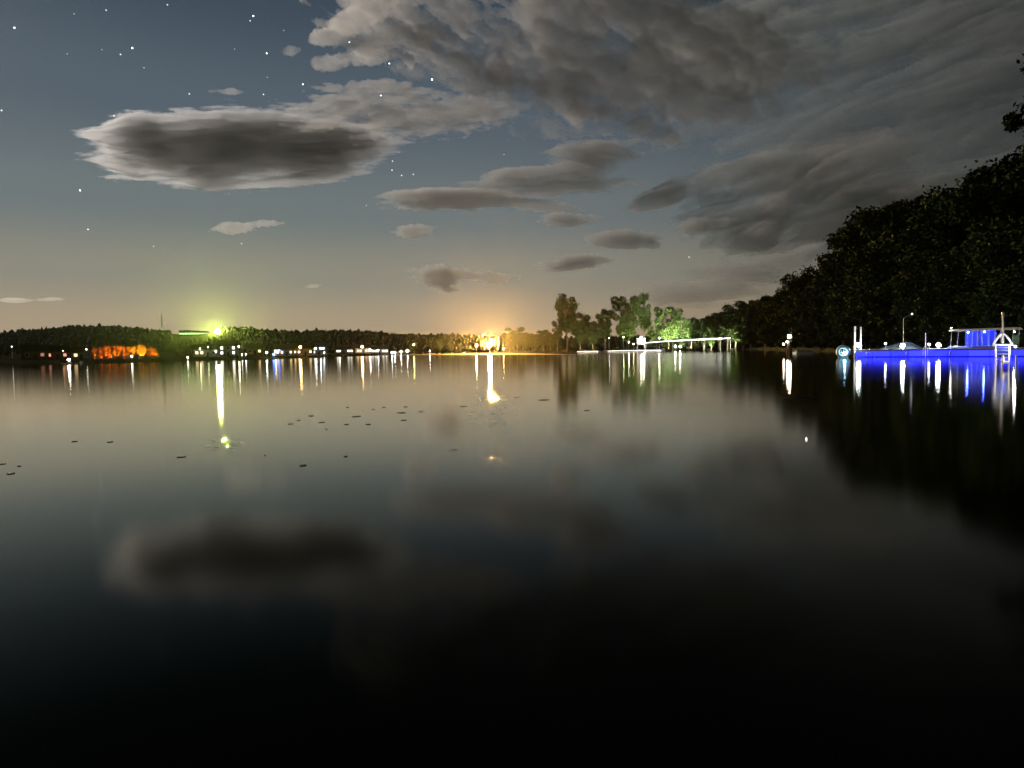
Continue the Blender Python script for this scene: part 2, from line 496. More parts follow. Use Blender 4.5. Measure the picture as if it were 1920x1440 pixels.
# ------------------------------------------------------------------ stars
STARS = [(27, 52, 1.2), (475, 30, 1.5), (469, 39, .8), (248, 90, 1.5), (226, 102, 1.1), (500, 100, 1.3), (270, 127, .7), (191, 93, .4), (355, 176, 1.0),
         (494, 177, 1.1), (568, 158, 1.2), (655, 79, 1.4), (730, 119, 1.3), (810, 149, 2.2), (714, 179, 1.4), (565, 227, 1.2), (214, 217, 1.0), (3, 207, .9),
         (150, 357, 1.2), (165, 430, 1.0), (288, 462, .6), (453, 457, .7), (736, 302, .8), (735, 319, 1.0), (753, 329, 1.1), (775, 327, .8), (748, 286, .4),
         (687, 385, .7), (199, 19, .8), (139, 26, .4), (314, 9, .8), (532, 57, .5), (501, 145, .5), (945, 290, .4), (1292, 482, .78), (1123, 358, .6), (440, 92, .4), (126, 101, .35)]
_star_me = {}
def star_mesh(kind):
    if kind not in _star_me:
        b = MB(); b.lathe((0, 0, 0), [(0.05, -1), (0.7, -0.7), (1, 0), (0.7, 0.7), (0.05, 1)], 8)
        me = bpy.data.meshes.new("star"); me.from_pydata(b.v, [], b.f)
        me.materials.append(mat_lamp((0.92, 0.95, 1.0), (0.45, 1.0, 2.6)[kind]))
        _star_me[kind] = me
    return _star_me[kind]
for sx, sy, sz in STARS:
    o = link_mesh("star", star_mesh(2 if sz > 1.15 else 1 if sz > .75 else 0), None, at(sx, sy, 20000), (0, 0, 0), (1, 1, 1))
    r = 20000 / FPX * (0.45 + 0.5 * sz)
    o.scale = (r, r, r)
    if (sx, sy) == (810, 149):
        tag(o, "brightest star, shining through the cloud bank at upper middle", "star", "stars in the night sky")
    elif (sx, sy) == (1292, 482):
        tag(o, "lone star low on the right, between the wedge cloud and the shore trees", "star", "stars in the night sky")
    elif 730 < sx < 780 and 280 < sy < 335:
        tag(o, "star of the little curved cluster right of the large oval cloud", "star", "small curved star cluster")
    else:
        tag(o, "small white star in the night sky", "star", "stars in the night sky")

# ------------------------------------------------------------------ land
def interp(tab):
    xs = [a for a, b in tab]; ys = [b for a, b in tab]
    return lambda x: float(np.interp(x, xs, ys))
shore = interp([(-300, 275), (0, 287), (240, 312), (480, 345), (600, 424), (720, 540), (900, 505), (960, 480), (1100, 452), (1200, 440), (1300, 428), (1390, 412), (1440, 345),
                (1500, 250), (1600, 190), (1750, 150), (1920, 128), (2250, 95)])
ridge_row = interp([(-300, 650), (-100, 637), (0, 631), (60, 626), (140, 618), (220, 618), (290, 624), (340, 628), (400, 626), (435, 619), (480, 622), (540, 626), (620, 624),
                    (690, 624), (730, 629), (800, 632), (900, 632), (1000, 636), (1100, 640), (1300, 636), (1400, 620), (1500, 612), (1920, 606), (2250, 600)])
ridge_d = interp([(-300, 1150), (900, 1150), (1100, 900), (1300, 700), (1400, 560), (1500, 420), (1600, 330), (1920, 260), (2250, 220)])

def ground(px, d):
    ds, dr = shore(px), ridge_d(px)
    if d <= ds: return -0.3
    zr = at(px, ridge_row(px), dr).z
    t = (d - ds) / (dr - ds)
    bank = 1.0 * min(1, (d - ds) / 5.0)
    if t <= 1:
        s = t * t * (3 - 2 * t)
        s = 0.35 * t + 0.65 * s
    else:
        s = 1 - 0.6 * min(1, (t - 1) * 1.2)
    z = bank + max(0, zr - 1.0) * s
    z += 0.8 * (float(fbm(px / 60.0, d / 80.0, 3)) - 0.5) * min(1, (d - ds) / 40)
    return z

def gpoint(px, d):
    return foot(px, d, ground(px, d))

def build_land():
    cols = np.arange(-300, 2251, 15)
    rows = np.concatenate([np.linspace(0, 0.08, 10)[:-1], np.linspace(0.08, 1.0, 26)[:-1], np.linspace(1.0, 1.6, 5)])
    v = []; f = []
    for px in cols:
        ds, dr = shore(px), ridge_d(px)
        for r in rows:
            d = ds - 1.0 + (dr - ds + 1) * r
            wob = (float(fbm(px / 37.0 + 3, 5.0, 4)) - 0.5) * 14 * (1 - min(1, r * 8))
            p = foot(px, d + wob, 0)
            v.append((p.x, p.y, ground(px, d) if r > 0 else -0.4))
    R = len(rows)
    for i in range(len(cols) - 1):
        for j in range(R - 1):
            a = i * R + j
            f.append((a, a + R, a + R + 1, a + 1))
    m, nt, b = material("shore_earth")
    tc = nt.nodes.new('ShaderNodeTexCoord')
    n = nt.nodes.new('ShaderNodeTexNoise'); n.inputs['Scale'].default_value = 0.12; n.inputs['Detail'].default_value = 8
    nt.links.new(tc.outputs['Object'], n.inputs['Vector'])
    r = nt.nodes.new('ShaderNodeValToRGB')
    r.color_ramp.elements[0].position = .35; r.color_ramp.elements[1].position = .65
    r.color_ramp.elements[0].color = (0.012, 0.014, 0.008, 1); r.color_ramp.elements[1].color = (0.030, 0.030, 0.018, 1)
    nt.links.new(n.outputs[0], r.inputs[0]); nt.links.new(r.outputs[0], b.inputs['Base Color'])
    b.inputs['Roughness'].default_value = 1.0
    b.inputs['Specular IOR Level'].default_value = 0.0
    o = mesh_obj("hills", v, f, m, smooth=True)
    tag(o, "low dark wooded hills around the far shore of the lake", kind='structure')
build_land()

# low sandy strip standing in for the lamp's glow mirrored on the water
def build_spit():
    cols = np.arange(740, 1077, 6)
    near = interp([(740, 524), (800, 436), (870, 395), (930, 340), (1000, 285), (1050, 262), (1076, 258)])
    far = interp([(740, 545), (800, 520), (900, 510), (940, 470), (980, 380), (1030, 300), (1076, 262)])
    v = []; f = []
    prof = [(0, -0.12), (0.12, 0.10), (0.35, 0.32), (0.65, 0.40), (0.9, 0.22), (1, -0.12)]
    for px in cols:
        a, b = near(px), far(px)
        wob = (float(fbm(px / 20.0, 1.0, 4)) - 0.5) * 8
        k = min(1.0, (1080 - px) / 90.0)
        for t, z in prof:
            p = foot(px, a + wob + (b - a) * t, 0)
            v.append((p.x, p.y, z * k if z > 0 else z))
    R = len(prof)
    for i in range(len(cols) - 1):
        for j in range(R - 1):
            q = i * R + j
            f.append((q, q + R, q + R + 1, q + 1))
    o = mesh_obj("glow_spit", v, f, mat_simple("glow_sand", (0.30, 0.25, 0.16), 0.9, noise=0.3, scale=0.6), smooth=True)
    tag(o, "low sandy spit lit yellow by the orange lamp", kind='structure')
build_spit()

# ------------------------------------------------------------------ foliage materials
def mat_leaf(name, c0, c1):
    m, nt, b = material(name)
    oi = nt.nodes.new('ShaderNodeObjectInfo')
    geo = nt.nodes.new('ShaderNodeTexCoord')
    n = nt.nodes.new('ShaderNodeTexNoise'); n.inputs['Scale'].default_value = 0.9; n.inputs['Detail'].default_value = 3
    nt.links.new(geo.outputs['Object'], n.inputs['Vector'])
    ad = nt.nodes.new('ShaderNodeMath'); ad.operation = 'MULTIPLY_ADD'
    nt.links.new(oi.outputs['Random'], ad.inputs[0]); ad.inputs[1].default_value = 0.4
    nt.links.new(n.outputs[0], ad.inputs[2])
    r = nt.nodes.new('ShaderNodeValToRGB')
    r.color_ramp.elements[0].position = .35; r.color_ramp.elements[1].position = 1.0
    r.color_ramp.elements[0].color = (*c0, 1); r.color_ramp.elements[1].color = (*c1, 1)
    nt.links.new(ad.outputs[0], r.inputs[0]); nt.links.new(r.outputs[0], b.inputs['Base Color'])
    b.inputs['Roughness'].default_value = 0.75
    b.inputs['Specular IOR Level'].default_value = 0.02
    return m
LEAF = mat_leaf("broad_leaves", (0.011, 0.019, 0.006), (0.030, 0.046, 0.012))
NEEDLE = mat_leaf("needles", (0.008, 0.013, 0.006), (0.018, 0.026, 0.011))
BARK = mat_simple("bark", (0.09, 0.07, 0.05), 0.9, noise=0.4, scale=4)
PALEBARK = mat_simple("pale_bark", (0.35, 0.33, 0.30), 0.8, noise=0.35, scale=3)

def leaf_mesh(name, centers, radii, per, size, mat, rng, flat=0.8):
    """Small bent leaf clumps scattered through the volume of every lobe."""
    P = []; S = []
    for c, r in zip(centers, radii):
        k = int(per * max(0.3, r * r / 4.0))
        d = rng.normal(size=(k, 3)); d /= np.linalg.norm(d, axis=1)[:, None]
        rr = r * (0.40 + 0.6 * rng.random(k) ** 0.6 + 0.55 * (rng.random(k) > .88) * rng.random(k))
        P.append(np.array(c)[None, :] + d * rr[:, None] * np.array([1, 1, flat])[None, :])
    P = np.concatenate(P)
    n = len(P)
    a = rng.normal(size=(n, 3)); a /= np.linalg.norm(a, axis=1)[:, None]
    b = rng.normal(size=(n, 3)); b -= a * (a * b).sum(1)[:, None]; b /= np.linalg.norm(b, axis=1)[:, None]
    s = size * (0.6 + 0.8 * rng.random(n))[:, None]
    nn = np.cross(a, b)
    v0 = P - a * s; v1 = P + b * s * 0.55 + nn * s * .15; v2 = P + a * s; v3 = P - b * s * 0.55 + nn * s * .15
    V = np.stack([v0, v1, v2, v3], 1).reshape(-1, 3)
    F = np.arange(4 * n).reshape(-1, 4)
    me = bpy.data.meshes.new(name)
    me.vertices.add(len(V)); me.vertices.foreach_set("co", V.astype(np.float32).ravel())
    me.loops.add(F.size); me.loops.foreach_set("vertex_index", F.astype(np.int32).ravel())
    me.polygons.add(n); me.polygons.foreach_set("loop_start", np.arange(0, F.size, 4, dtype=np.int32))
    me.update(calc_edges=True); me.validate()
    me.materials.append(mat)
    return me

def proto_broad(seed, lobes, spread, trunk_top, per=430, size=0.30, bark=BARK, crown_lo=7.0, top=20.0, bare=0):
    """A broadleaved tree 20 m tall: (trunk mesh, crown mesh)."""
    rng = np.random.default_rng(seed)
    t = MB()
    t.tube([(0, 0, -0.5), (0.1, 0, 3), (0.3 * rng.normal(), 0.3 * rng.normal(), 8), (0.5 * rng.normal(), 0.5 * rng.normal(), trunk_top)], [0.42, 0.34, 0.26, 0.08], 8)
    cs = []; rs = []
    for i in range(lobes):
        z = crown_lo + (top - 1.2 - crown_lo) * ((i + rng.random()) / lobes)
        k = (z - crown_lo) / (top - crown_lo)
        env = spread * math.sin(math.pi * min(1, 0.22 + 0.78 * (1 - k) ** 0.8)) ** 0.7
        an = i * 2.4 + rng.normal() * 0.5
        rr = env * (0.35 + 0.65 * rng.random())
        c = (rr * math.cos(an), rr * math.sin(an), z)
        cs.append(c); rs.append((1.1 + 1.1 * rng.random()) * (0.75 + 0.05 * spread))
        z0 = max(3.0, z - 3 - 2 * rng.random())
        t.tube([(0, 0, z0 * .9), (c[0] * .5, c[1] * .5, z0 + (z - z0) * .6), c], [0.13, 0.08, 0.03], 5, cap=False)
    for i in range(bare):
        an = rng.random() * 6.3; z = top * (0.75 + 0.3 * rng.random()); r = spread * (0.3 + .5 * rng.random())
        t.tube([(0, 0, z - 4), (r * .6 * math.cos(an), r * .6 * math.sin(an), z - 1), (r * math.cos(an), r * math.sin(an), z)], [0.07, 0.05, 0.02], 5, cap=False)
    tm = bpy.data.meshes.new("trunk"); tm.from_pydata(t.v, [], t.f); tm.materials.append(bark); tm.shade_smooth()
    cm = leaf_mesh("crown", cs, rs, per, size, LEAF, rng)
    return tm, cm

def proto_conifer(seed, rad_base=3.0, per=1.0):
    rng = np.random.default_rng(seed)
    t = MB(); t.tube([(0, 0, -0.5), (0, 0, 10), (0, 0, 20)], [0.34, 0.2, 0.03], 7)
    cs = []; rs = []
    z = 2.2
    while z < 19.6:
        k = 1 - (z - 2) / 18.0
        R = rad_base * (0.12 + 0.88 * k)
        nb = max(3, int(3 + 5 * k))
        for j in range(nb):
            an = rng.random() * 6.3; L = R * (0.65 + 0.5 * rng.random())
            for q in (0.4, 0.75, 1.0):
                cs.append((L * q * math.cos(an), L * q * math.sin(an), z - 0.5 * q * L * .35)); rs.append(0.35 + 0.35 * k)
            t.tube([(0, 0, z), (L * math.cos(an), L * math.sin(an), z - .17 * L)], [0.05, 0.015], 4, cap=False)
        z += 0.75 + 0.3 * rng.random()
    tm = bpy.data.meshes.new("trunk"); tm.from_pydata(t.v, [], t.f); tm.materials.append(BARK)
    cm = leaf_mesh("crown", cs, rs, 62 * per, 0.34, NEEDLE, rng, 0.6)
    return tm, cm

PROTO = {
    'round': proto_broad(1, 30, 5.6, 16, crown_lo=5),
    'tall': proto_broad(2, 30, 4.2, 18, crown_lo=6),
    'wide': proto_broad(3, 36, 7.2, 14, crown_lo=4),
    'loose': proto_broad(4, 20, 5.2, 18, crown_lo=7, per=300, bare=5),
    'slim': proto_broad(5, 20, 2.6, 18, crown_lo=3),
    'shrub': proto_broad(6, 24, 7.5, 12, crown_lo=2, per=300, size=0.55),
    'mop': proto_broad(8, 26, 4.8, 16, crown_lo=7.5, per=430),
    'spire': proto_conifer(7, 3.0),
    'pine': proto_conifer(9, 4.4),
}

def tree(px, row, d, kind, label, group, width=1.0, name=None, rz=None, base=None):
    """A tree whose foot stands on the ground at that distance and whose top reaches that row of the photograph."""
    z0 = ground(px, d) if base is None else base
    H = at(px, row, d).z - z0
    H = max(H, 2.0)
    k = H / 20.3
    r = empty(name or {'spire': 'conifer_tree', 'pine': 'conifer_tree', 'shrub': 'shrub'}.get(kind, 'broadleaf_tree'), foot(px, d, z0), label, 'shrub' if kind == 'shrub' else 'tree', group)
    rz = random.random() * 6.28 if rz is None else rz
    w = k * width
    tm, cm = PROTO[kind]
    link_mesh('trunk', tm, r, (0, 0, 0), (0, 0, rz), (w, w, k))
    link_mesh('crown', cm, r, (0, 0, 0), (0, 0, rz), (w, w, k))
    return r

# ------------------------------------------------------------------ wooded hillside on the right
top_row = interp([(1290, 602), (1330, 582), (1380, 568), (1415, 548), (1440, 530), (1470, 515), (1500, 500), (1530, 497), (1560, 472), (1580, 428), (1605, 396), (1620, 380),
                  (1660, 376), (1700, 366), (1750, 354), (1800, 350), (1835, 345), (1860, 305), (1900, 284), (1930, 276), (2100, 240)])
_tr = top_row
top_row = lambda x: _tr(x - 34)
WOOD = "trees on the dark wooded bank at the right"
n_kind = ['tall', 'loose', 'spire', 'round', 'pine', 'loose', 'slim', 'wide', 'spire', 'tall', 'loose']
k = 0
specials = {
    1565: ('spire', "dead-looking spire of a conifer where the dark treeline steps up"),
    1615: ('loose', "tall loose-crowned tree just right of the spiky conifer in the dark treeline"),
    1760: ('loose', "open-topped tree with bare twigs standing proud of the dark treeline"),
    1900: ('round', "tallest round-topped tree at the right end of the dark treeline"),
    1425: ('round', "round dark tree where the lit shore trees give way to the black wood"),
}
ORD = ['first', 'second', 'third', 'fourth', 'fifth', 'sixth', 'seventh', 'eighth', 'ninth', 'tenth', 'eleventh', 'twelfth', 'thirteenth', 'fourteenth', 'fifteenth', 'sixteenth', 'seventeenth', 'eighteenth', 'nineteenth', 'twentieth'] + ['twenty-' + w for w in ('first', 'second', 'third', 'fourth', 'fifth', 'sixth', 'seventh', 'eighth', 'ninth')] + ['thirtieth'] + ['thirty-' + w for w in ('first', 'second', 'third', 'fourth', 'fifth', 'sixth', 'seventh', 'eighth', 'ninth')]
px = 1296
while px < 1990:
    d = shore(px) + 12 + 18 * random.random()
    if px in specials: pass
    kind = n_kind[k % len(n_kind)]
    lab = {'tall': "tall leafy tree", 'round': "rounded leafy tree", 'loose': "loose-crowned tree", 'pine': "broad conifer", 'slim': "narrow leafy tree", 'wide': "wide-crowned tree",
           'spire': "slender conifer"}[kind] + ", %s from the left in the black treeline" % ORD[k]
    tree(px, top_row(px) + random.uniform(-12, 18), d, kind, lab, WOOD, width=random.uniform(.9, 1.25))
    k += 1
    # lower trees in front close the wood down to the water
    px2 = px + random.uniform(-8, 12)
    if px > 1412: tree(px2, top_row(px) + (hz(px) - top_row(px)) * random.uniform(.3, .5), shore(px2) + 5 + 4 * random.random(), random.choice(['wide', 'round', 'tall']),
         "lower leafy tree at the water's edge in front of the black treeline", WOOD, width=1.35)
    # and taller ones behind thicken it
    px3 = px + random.uniform(-10, 14)
    tree(px3, top_row(px3) + random.uniform(10, 40), shore(px3) + 40 + 25 * random.random(), random.choice(['wide', 'round', 'tall', 'pine']),
         "tree deeper inside the black wood on the right", WOOD, width=1.3)
    px += 13 + (px - 1290) / 640.0 * 16
for px, (kind, lab) in specials.items():
    tree(px, top_row(px) - 8, shore(px) + 14, kind, lab, WOOD, width=1.0)
for px in range(1420, 1990, 24):
    tree(px, hz(px) - 26 - 0.05 * (px - 1400), shore(px) + 2.5, 'shrub', "low shrub along the black water's edge under the wood on the right", "shrubs under the right-hand wood", width=1.6)

# tree just outside the right edge whose bough hangs into the picture
def bough_tree():
    d = 70
    z0 = 0.6
    base = foot(2010, d, z0)
    r = empty('broadleaf_tree', base, "near tree whose dark bough hangs in from the right edge high up", 'tree', "trees on the dark wooded bank at the right")
    rng = np.random.default_rng(5)
    tip = at(1893, 226, d - 4) - base
    H = tip.z + 2
    t = MB(); t.tube([(0, 0, -1), (0.2, 0, H * .5), (0.4, 0, H + 2)], [0.5, 0.36, 0.1], 8)
    st = Vector((0.2, 0, tip.z - 3.0))
    mid = st.lerp(tip, .55) + Vector((0, 0, .6))
    t.tube([st, mid, tip], [0.16, .09, .02], 6)
    tm = t.build('trunk', BARK, r)
    cs = [st.lerp(tip, q) + Vector((rng.normal() * .3, rng.normal() * .3, .3 + rng.normal() * .25)) for q in np.linspace(.55, 1.0, 8)]
    cs += [Vector((rng.normal() * 1.8 + 1.0, rng.normal() * 2, tip.z + 4 + rng.normal() * 2.5)) for i in range(14)]
    rs = [0.55] * 8 + [1.6] * 14
    me = leaf_mesh("crown", [tuple(c) for c in cs], rs, 260, 0.2, LEAF, rng)
    link_mesh('crown', me, r)
bough_tree()

# pale slim birch stems caught by the dock lights
for i, (px, r0, r1, lean) in enumerate([(1606, 600, 640, 12), (1616, 590, 612, 8), (1636, 606, 634, 5), (1698, 585, 605, 1), (1712, 556, 606, 6), (1732, 545, 600, 4)]):
    d = shore(px) + 3.0
    b0 = foot(px + lean, d, ground(px, d)); b1 = at(px - lean * .4, r0, d)
    r = empty('birch_tree', b0, ["leaning pale birch stem nearest the twin white mooring posts", "short pale birch stem behind the leaning one by the twin posts", "pale birch stem behind the left half of the blue dock",
              "thin birch stem left of the slanted lamp pole", "pale birch stem leaning just right of the slanted lamp pole", "tallest pale birch stem above the blue dock"][i], 'tree', "pale stems behind the blue-lit dock")
    e = b1 - b0
    t = MB(); t.tube([(0, 0, -.3), e * .5 + Vector((.1, 0, 0)), e, e * 1.25], [.13, .1, .07, .03], 6)
    t.build('trunk', PALEBARK, r)
    rng = np.random.default_rng(40 + i)
    cs = [tuple(e * q + Vector((rng.normal() * .8, rng.normal() * .8, 0))) for q in np.linspace(1.0, 1.4, 6)]
    link_mesh('crown', leaf_mesh("crown", cs, [1.1] * 6, 150, .22, LEAF, rng), r)

# ------------------------------------------------------------------ trees on the point in the middle
PT = "trees on the lit point in the middle"
tree(1063, 549, 458, 'mop', "tall leaning tree with a round mop of foliage, left of the lit point", PT, width=.85, rz=0.4)
tree(1088, 583, 462, 'round', "dense dark tree at the foot of the mop-headed one", PT, width=.95)
tree(1045, 600, 468, 'loose', "small loose tree left of the mop-headed tree", PT, width=.9)
tree(1135, 578, 460, 'tall', "middle-sized tree between the two tallest on the point", PT, width=.9)
tree(1112, 600, 458, 'round', "low bushy tree between the mop-headed and the middle-sized tree", PT, width=1.2)
tree(1175, 552, 456, 'wide', "biggest broad tree on the lit point, behind the white tower", PT, width=.8)
tree(1208, 546, 470, 'loose', "tree with high spreading twigs just right of the biggest one", PT, width=.65)
tree(1253, 573, 450, 'wide', "bright green floodlit tree above the strip of white light", PT, width=.85, rz=1.0)
tree(1278, 592, 452, 'slim', "narrow green-lit tree at the right side of the brightest one", PT, width=1.3)
tree(1228, 608, 462, 'round', "small dark tree between the white tower and the floodlit tree", PT, width=1.2)
for i, (px, row) in enumerate([(958, 622), (970, 612), (985, 622), (1003, 626), (1020, 618), (1032, 626)]):
    tree(px, row, 480 + 10 * (i % 2), ['round', 'loose', 'round', 'wide', 'tall', 'round'][i], ["first low tree right of the orange lamp", "spiky-topped low tree right of the orange lamp", "third low tree right of the orange lamp, beside the spiky one",
         "flat low tree in the brown thicket right of the orange lamp", "pointed low tree in the brown thicket right of the orange lamp", "last low tree of the brown thicket, before the mop-headed tree"][i], "low thicket right of the orange lamp", width=1.6)
for i, px in enumerate(range(1304, 1425, 15)):
    tree(px, 598 - i * 4.2, 432 - i * 6, ['tall', 'round', 'slim', 'tall'][i % 4], "leafy tree in the faintly green-lit row above the end of the white strip", "faintly lit green row", width=1.25)

# ------------------------------------------------------------------ forest on the hills (one mass)
def forest():
    rng = np.random.default_rng(3)
    V = []; F = []; base = 0
    prof = [(0.15, 0.0), (0.75, 0.18), (1.0, 0.42), (0.72, 0.72), (0.3, 0.93)]
    nseg = 6
    n = 0; tries = 0
    while n < 5200 and tries < 40000:
        tries += 1
        px = rng.uniform(-300, 1420); dr = ridge_d(px); ds = shore(px)
        t = rng.random() ** 0.65 * 1.03
        d = ds + (dr - ds) * t
        if d < ds + 38: continue
        if t > 0.97 and n % 3: t = 1.0; d = dr
        p = foot(px, d, ground(px, d) - 0.3)
        h = rng.uniform(2.4, 5.6) + 3.5 * rng.random() ** 6; w = h * rng.uniform(.28, .45)
        rowtop = hz(px) - (p.z + h - CAM_H) * FPX / d * math.hypot(1, (px - 960) / FPX)
        if (322 < px < 400 and rowtop < 631) or (400 <= px < 418 and rowtop < 628): continue
        conic = rng.random() < .4
        vs = []
        for (r, z) in prof:
            if conic: r = (1 - z) * 1.0 + .05
            for q in range(nseg):
                a = 6.283 * q / nseg + rng.random() * .6
                rr = r * w * rng.uniform(.75, 1.2)
                vs.append((p.x + rr * math.cos(a), p.y + rr * math.sin(a), p.z + z * h * rng.uniform(.95, 1.05)))
        vs.append((p.x, p.y, p.z + h))
        V += vs
        for i in range(len(prof) - 1):
            for q in range(nseg):
                q2 = (q + 1) % nseg
                F.append((base + i * nseg + q, base + i * nseg + q2, base + (i + 1) * nseg + q2, base + (i + 1) * nseg + q))
        L = (len(prof) - 1) * nseg
        for q in range(nseg):
            F.append((base + L + q, base + L + (q + 1) % nseg, base + len(vs) - 1))
        base += len(vs); n += 1
    o = mesh_obj("forest", V, F, NEEDLE)
    tag(o, "dark far-off woods covering the hills beyond the lake", "forest", kind='stuff')
forest()

# ------------------------------------------------------------------ lamps and houses of the far shore
PAINT_W = mat_simple("white_paint", (0.78, 0.78, 0.76), 0.5, noise=0.06, scale=5)
METAL = mat_simple("grey_metal", (0.35, 0.36, 0.37), 0.4, metal=0.8, noise=0.15, scale=6)
WOODM = mat_simple("weathered_wood", (0.22, 0.17, 0.12), 0.8, noise=0.35, scale=2.5)
DARKWOOD = mat_simple("dark_piling", (0.12, 0.07, 0.045), 0.8, noise=0.4, scale=4)
ROOF = [mat_simple("shingle_dark", (0.06, 0.055, 0.05), 0.85, noise=.3, scale=3), mat_simple("shingle_brown", (0.12, 0.07, 0.05), 0.85, noise=.3, scale=3), mat_simple("shingle_grey", (0.16, 0.16, 0.17), 0.85, noise=.3, scale=3)]
WALLS = [mat_simple("siding_white", (0.62, 0.60, 0.55), 0.7, noise=.12, scale=2), mat_simple("siding_tan", (0.40, 0.32, 0.22), 0.7, noise=.15, scale=2), mat_simple("siding_grey", (0.30, 0.32, 0.33), 0.7, noise=.15, scale=2), mat_simple("siding_red", (0.28, 0.07, 0.05), 0.7, noise=.15, scale=2)]

def bulb_mesh(col, L):
    b = MB(); b.lathe((0, 0, 0), [(0.25, -0.95), (0.8, -0.6), (1, 0), (0.8, 0.6), (0.25, 0.95)], 8)
    me = bpy.data.meshes.new("bulb"); me.from_pydata(b.v, [], b.f); me.materials.append(mat_lamp(col, L)); me.shade_smooth()
    return me
_bm = {}
def bulb(parent, loc, r, col, L, name='bulb'):
    key = (col, L)
    if key not in _bm: _bm[key] = bulb_mesh(col, L)
    return link_mesh(name, _bm[key], parent, loc, (0, 0, 0), (r, r, r))

WARM = (1.0, 0.66, 0.32); ORANGE = (1.0, 0.11, 0.008); COOL = (0.80, 0.90, 1.0); WHITE = (1.0, 0.93, 0.82); GREENY = (0.86, 1.0, 0.55); YELLOW = (1.0, 0.74, 0.22); RED = (1.0, 0.05, 0.03); BLUE = (0.03, 0.06, 1.0)

def lamp_post(px, row, d, col, L, r, label, group="lamps along the far shore", cat="lamp", base=None, lean=0.0):
    z0 = ground(px, d) if base is None else base
    p = at(px, row, d)
    z = max(p.z, z0 + 1.2)
    o = empty('street_lamp', (p.x, p.y, z0), label, cat, group)
    h = z - z0
    m = MB(); m.tube([(lean, 0, -0.3), (lean * .4, 0, h * .6), (0, .12, h + r * 1.2)], [0.12, 0.09, 0.06], 6); m.build('pole', METAL, o)
    m = MB(); m.lathe((0, 0, h), [(r * 1.25, r * .85), (r * 1.1, r * 1.1), (r * .3, r * 1.45)], 8); m.build('lamp_shade', METAL, o)
    bulb(o, (0, 0, h), r, col, L)
    return o

LITK = 0.26
def house(px, d, w, dep, h, yaw, wall, roof, label, windows, door=0.0, porch=None, lit=WARM, litL=6.0, chimney=True):
    z0 = ground(px, d)
    o = empty('house', foot(px, d, z0), label, 'house', "houses along the far shore", yaw)
    m = MB(); rh = dep * 0.32
    m.prism([(-dep / 2, -.8), (dep / 2, -.8), (dep / 2, h), (0, h + rh), (-dep / 2, h)], -w / 2, w / 2); m.build('wall', WALLS[wall], o)
    m = MB()
    ov = .45
    y1, z1 = dep / 2 + ov, h - ov * rh / (dep / 2)
    for s in (-1, 1):
        m.poly([(-w / 2 - .4, s * y1, z1 + .06), (w / 2 + .4, s * y1, z1 + .06), (w / 2 + .4, 0, h + rh + .06), (-w / 2 - .4, 0, h + rh + .06),
                (-w / 2 - .4, s * y1, z1 + .28), (w / 2 + .4, s * y1, z1 + .28), (w / 2 + .4, 0, h + rh + .28), (-w / 2 - .4, 0, h + rh + .28)],
               [(0, 1, 2, 3), (4, 7, 6, 5), (0, 4, 5, 1), (1, 5, 6, 2), (3, 2, 6, 7), (0, 3, 7, 4)])
    rf = m.build('roof', ROOF[roof], o)
    if chimney:
        m = MB(); m.box((w * .28, dep * .12, h + rh + .2), (.7, .7, 1.6)); m.build('chimney', WALLS[3], rf)
    yf = -dep / 2
    for (x, z, on) in windows:
        m = MB()
        for sx in (-1, 1): m.box((x + sx * .62, yf - .03, z), (.1, .1, 1.4))
        m.box((x, yf - .03, z + .65), (1.14, .1, .1)); m.box((x, yf - .05, z - .65), (1.34, .14, .1))
        wdw = m.build('window', PAINT_W, o)
        m = MB(); m.box((x, yf - .015, z), (1.14, .03, 1.2)); m.build('pane', mat_lamp(lit, litL * LITK) if on else GLASS, wdw)
    m = MB(); m.box((door, yf - .04, 1.0), (1.0, .08, 2.1)); dr = m.build('door', ROOF[1], o)
    m = MB(); m.box((door + .36, yf - .11, 1.0), (.08, .06, .08)); m.build('handle', METAL, dr)
    if porch:
        x, z, r, col, L = porch
        pl = bulb(o, (x, yf - .3 - r, z), r, col, L, 'porch_lamp')
    return o
GLASS = mat_simple("dark_glass", (0.02, 0.025, 0.03), 0.1, noise=0.0)

def yaw_to_cam(px, d):
    p = foot(px, d)
    return -math.atan2(p.x, p.y)

# --- hilltop: radio mast, floodlit hall, yellow-green floodlight
def mast():
    d = 1120
    b = gpoint(306, d); top = at(306, 588, d)
    o = empty('radio_mast', b, "thin pale mast standing on the hill left of the green-lit hall", 'mast')
    h = top.z - b.z
    for a in range(3):
        an = a * 2.094
        m = MB(); m.tube([(1.5 * math.cos(an), 1.5 * math.sin(an), -1), (1.0 * math.cos(an), 1.0 * math.sin(an), h * .62), (.2 * math.cos(an), .2 * math.sin(an), h * .8)], [.32, .28, .2], 5); m.build('leg', METAL, o)
    m = MB()
    for i in range(8):
        z = h * .7 * i / 8; r = 1.5 - .6 * i / 8
        pts = [(r * math.cos(a * 2.094), r * math.sin(a * 2.094), z) for a in (0, 1, 2, 0)]
        m.tube(pts, .1, 4)
    m.build('brace', METAL, o)
    m = MB(); m.tube([(0, 0, h * .78), (0, 0, h)], [.45, .3], 6); m.build('antenna', METAL, o)
    bulb(o, (0, -1.6, h * .1), .8, (0.9, 1.0, .7), 20.0, 'base_lamp')
mast()

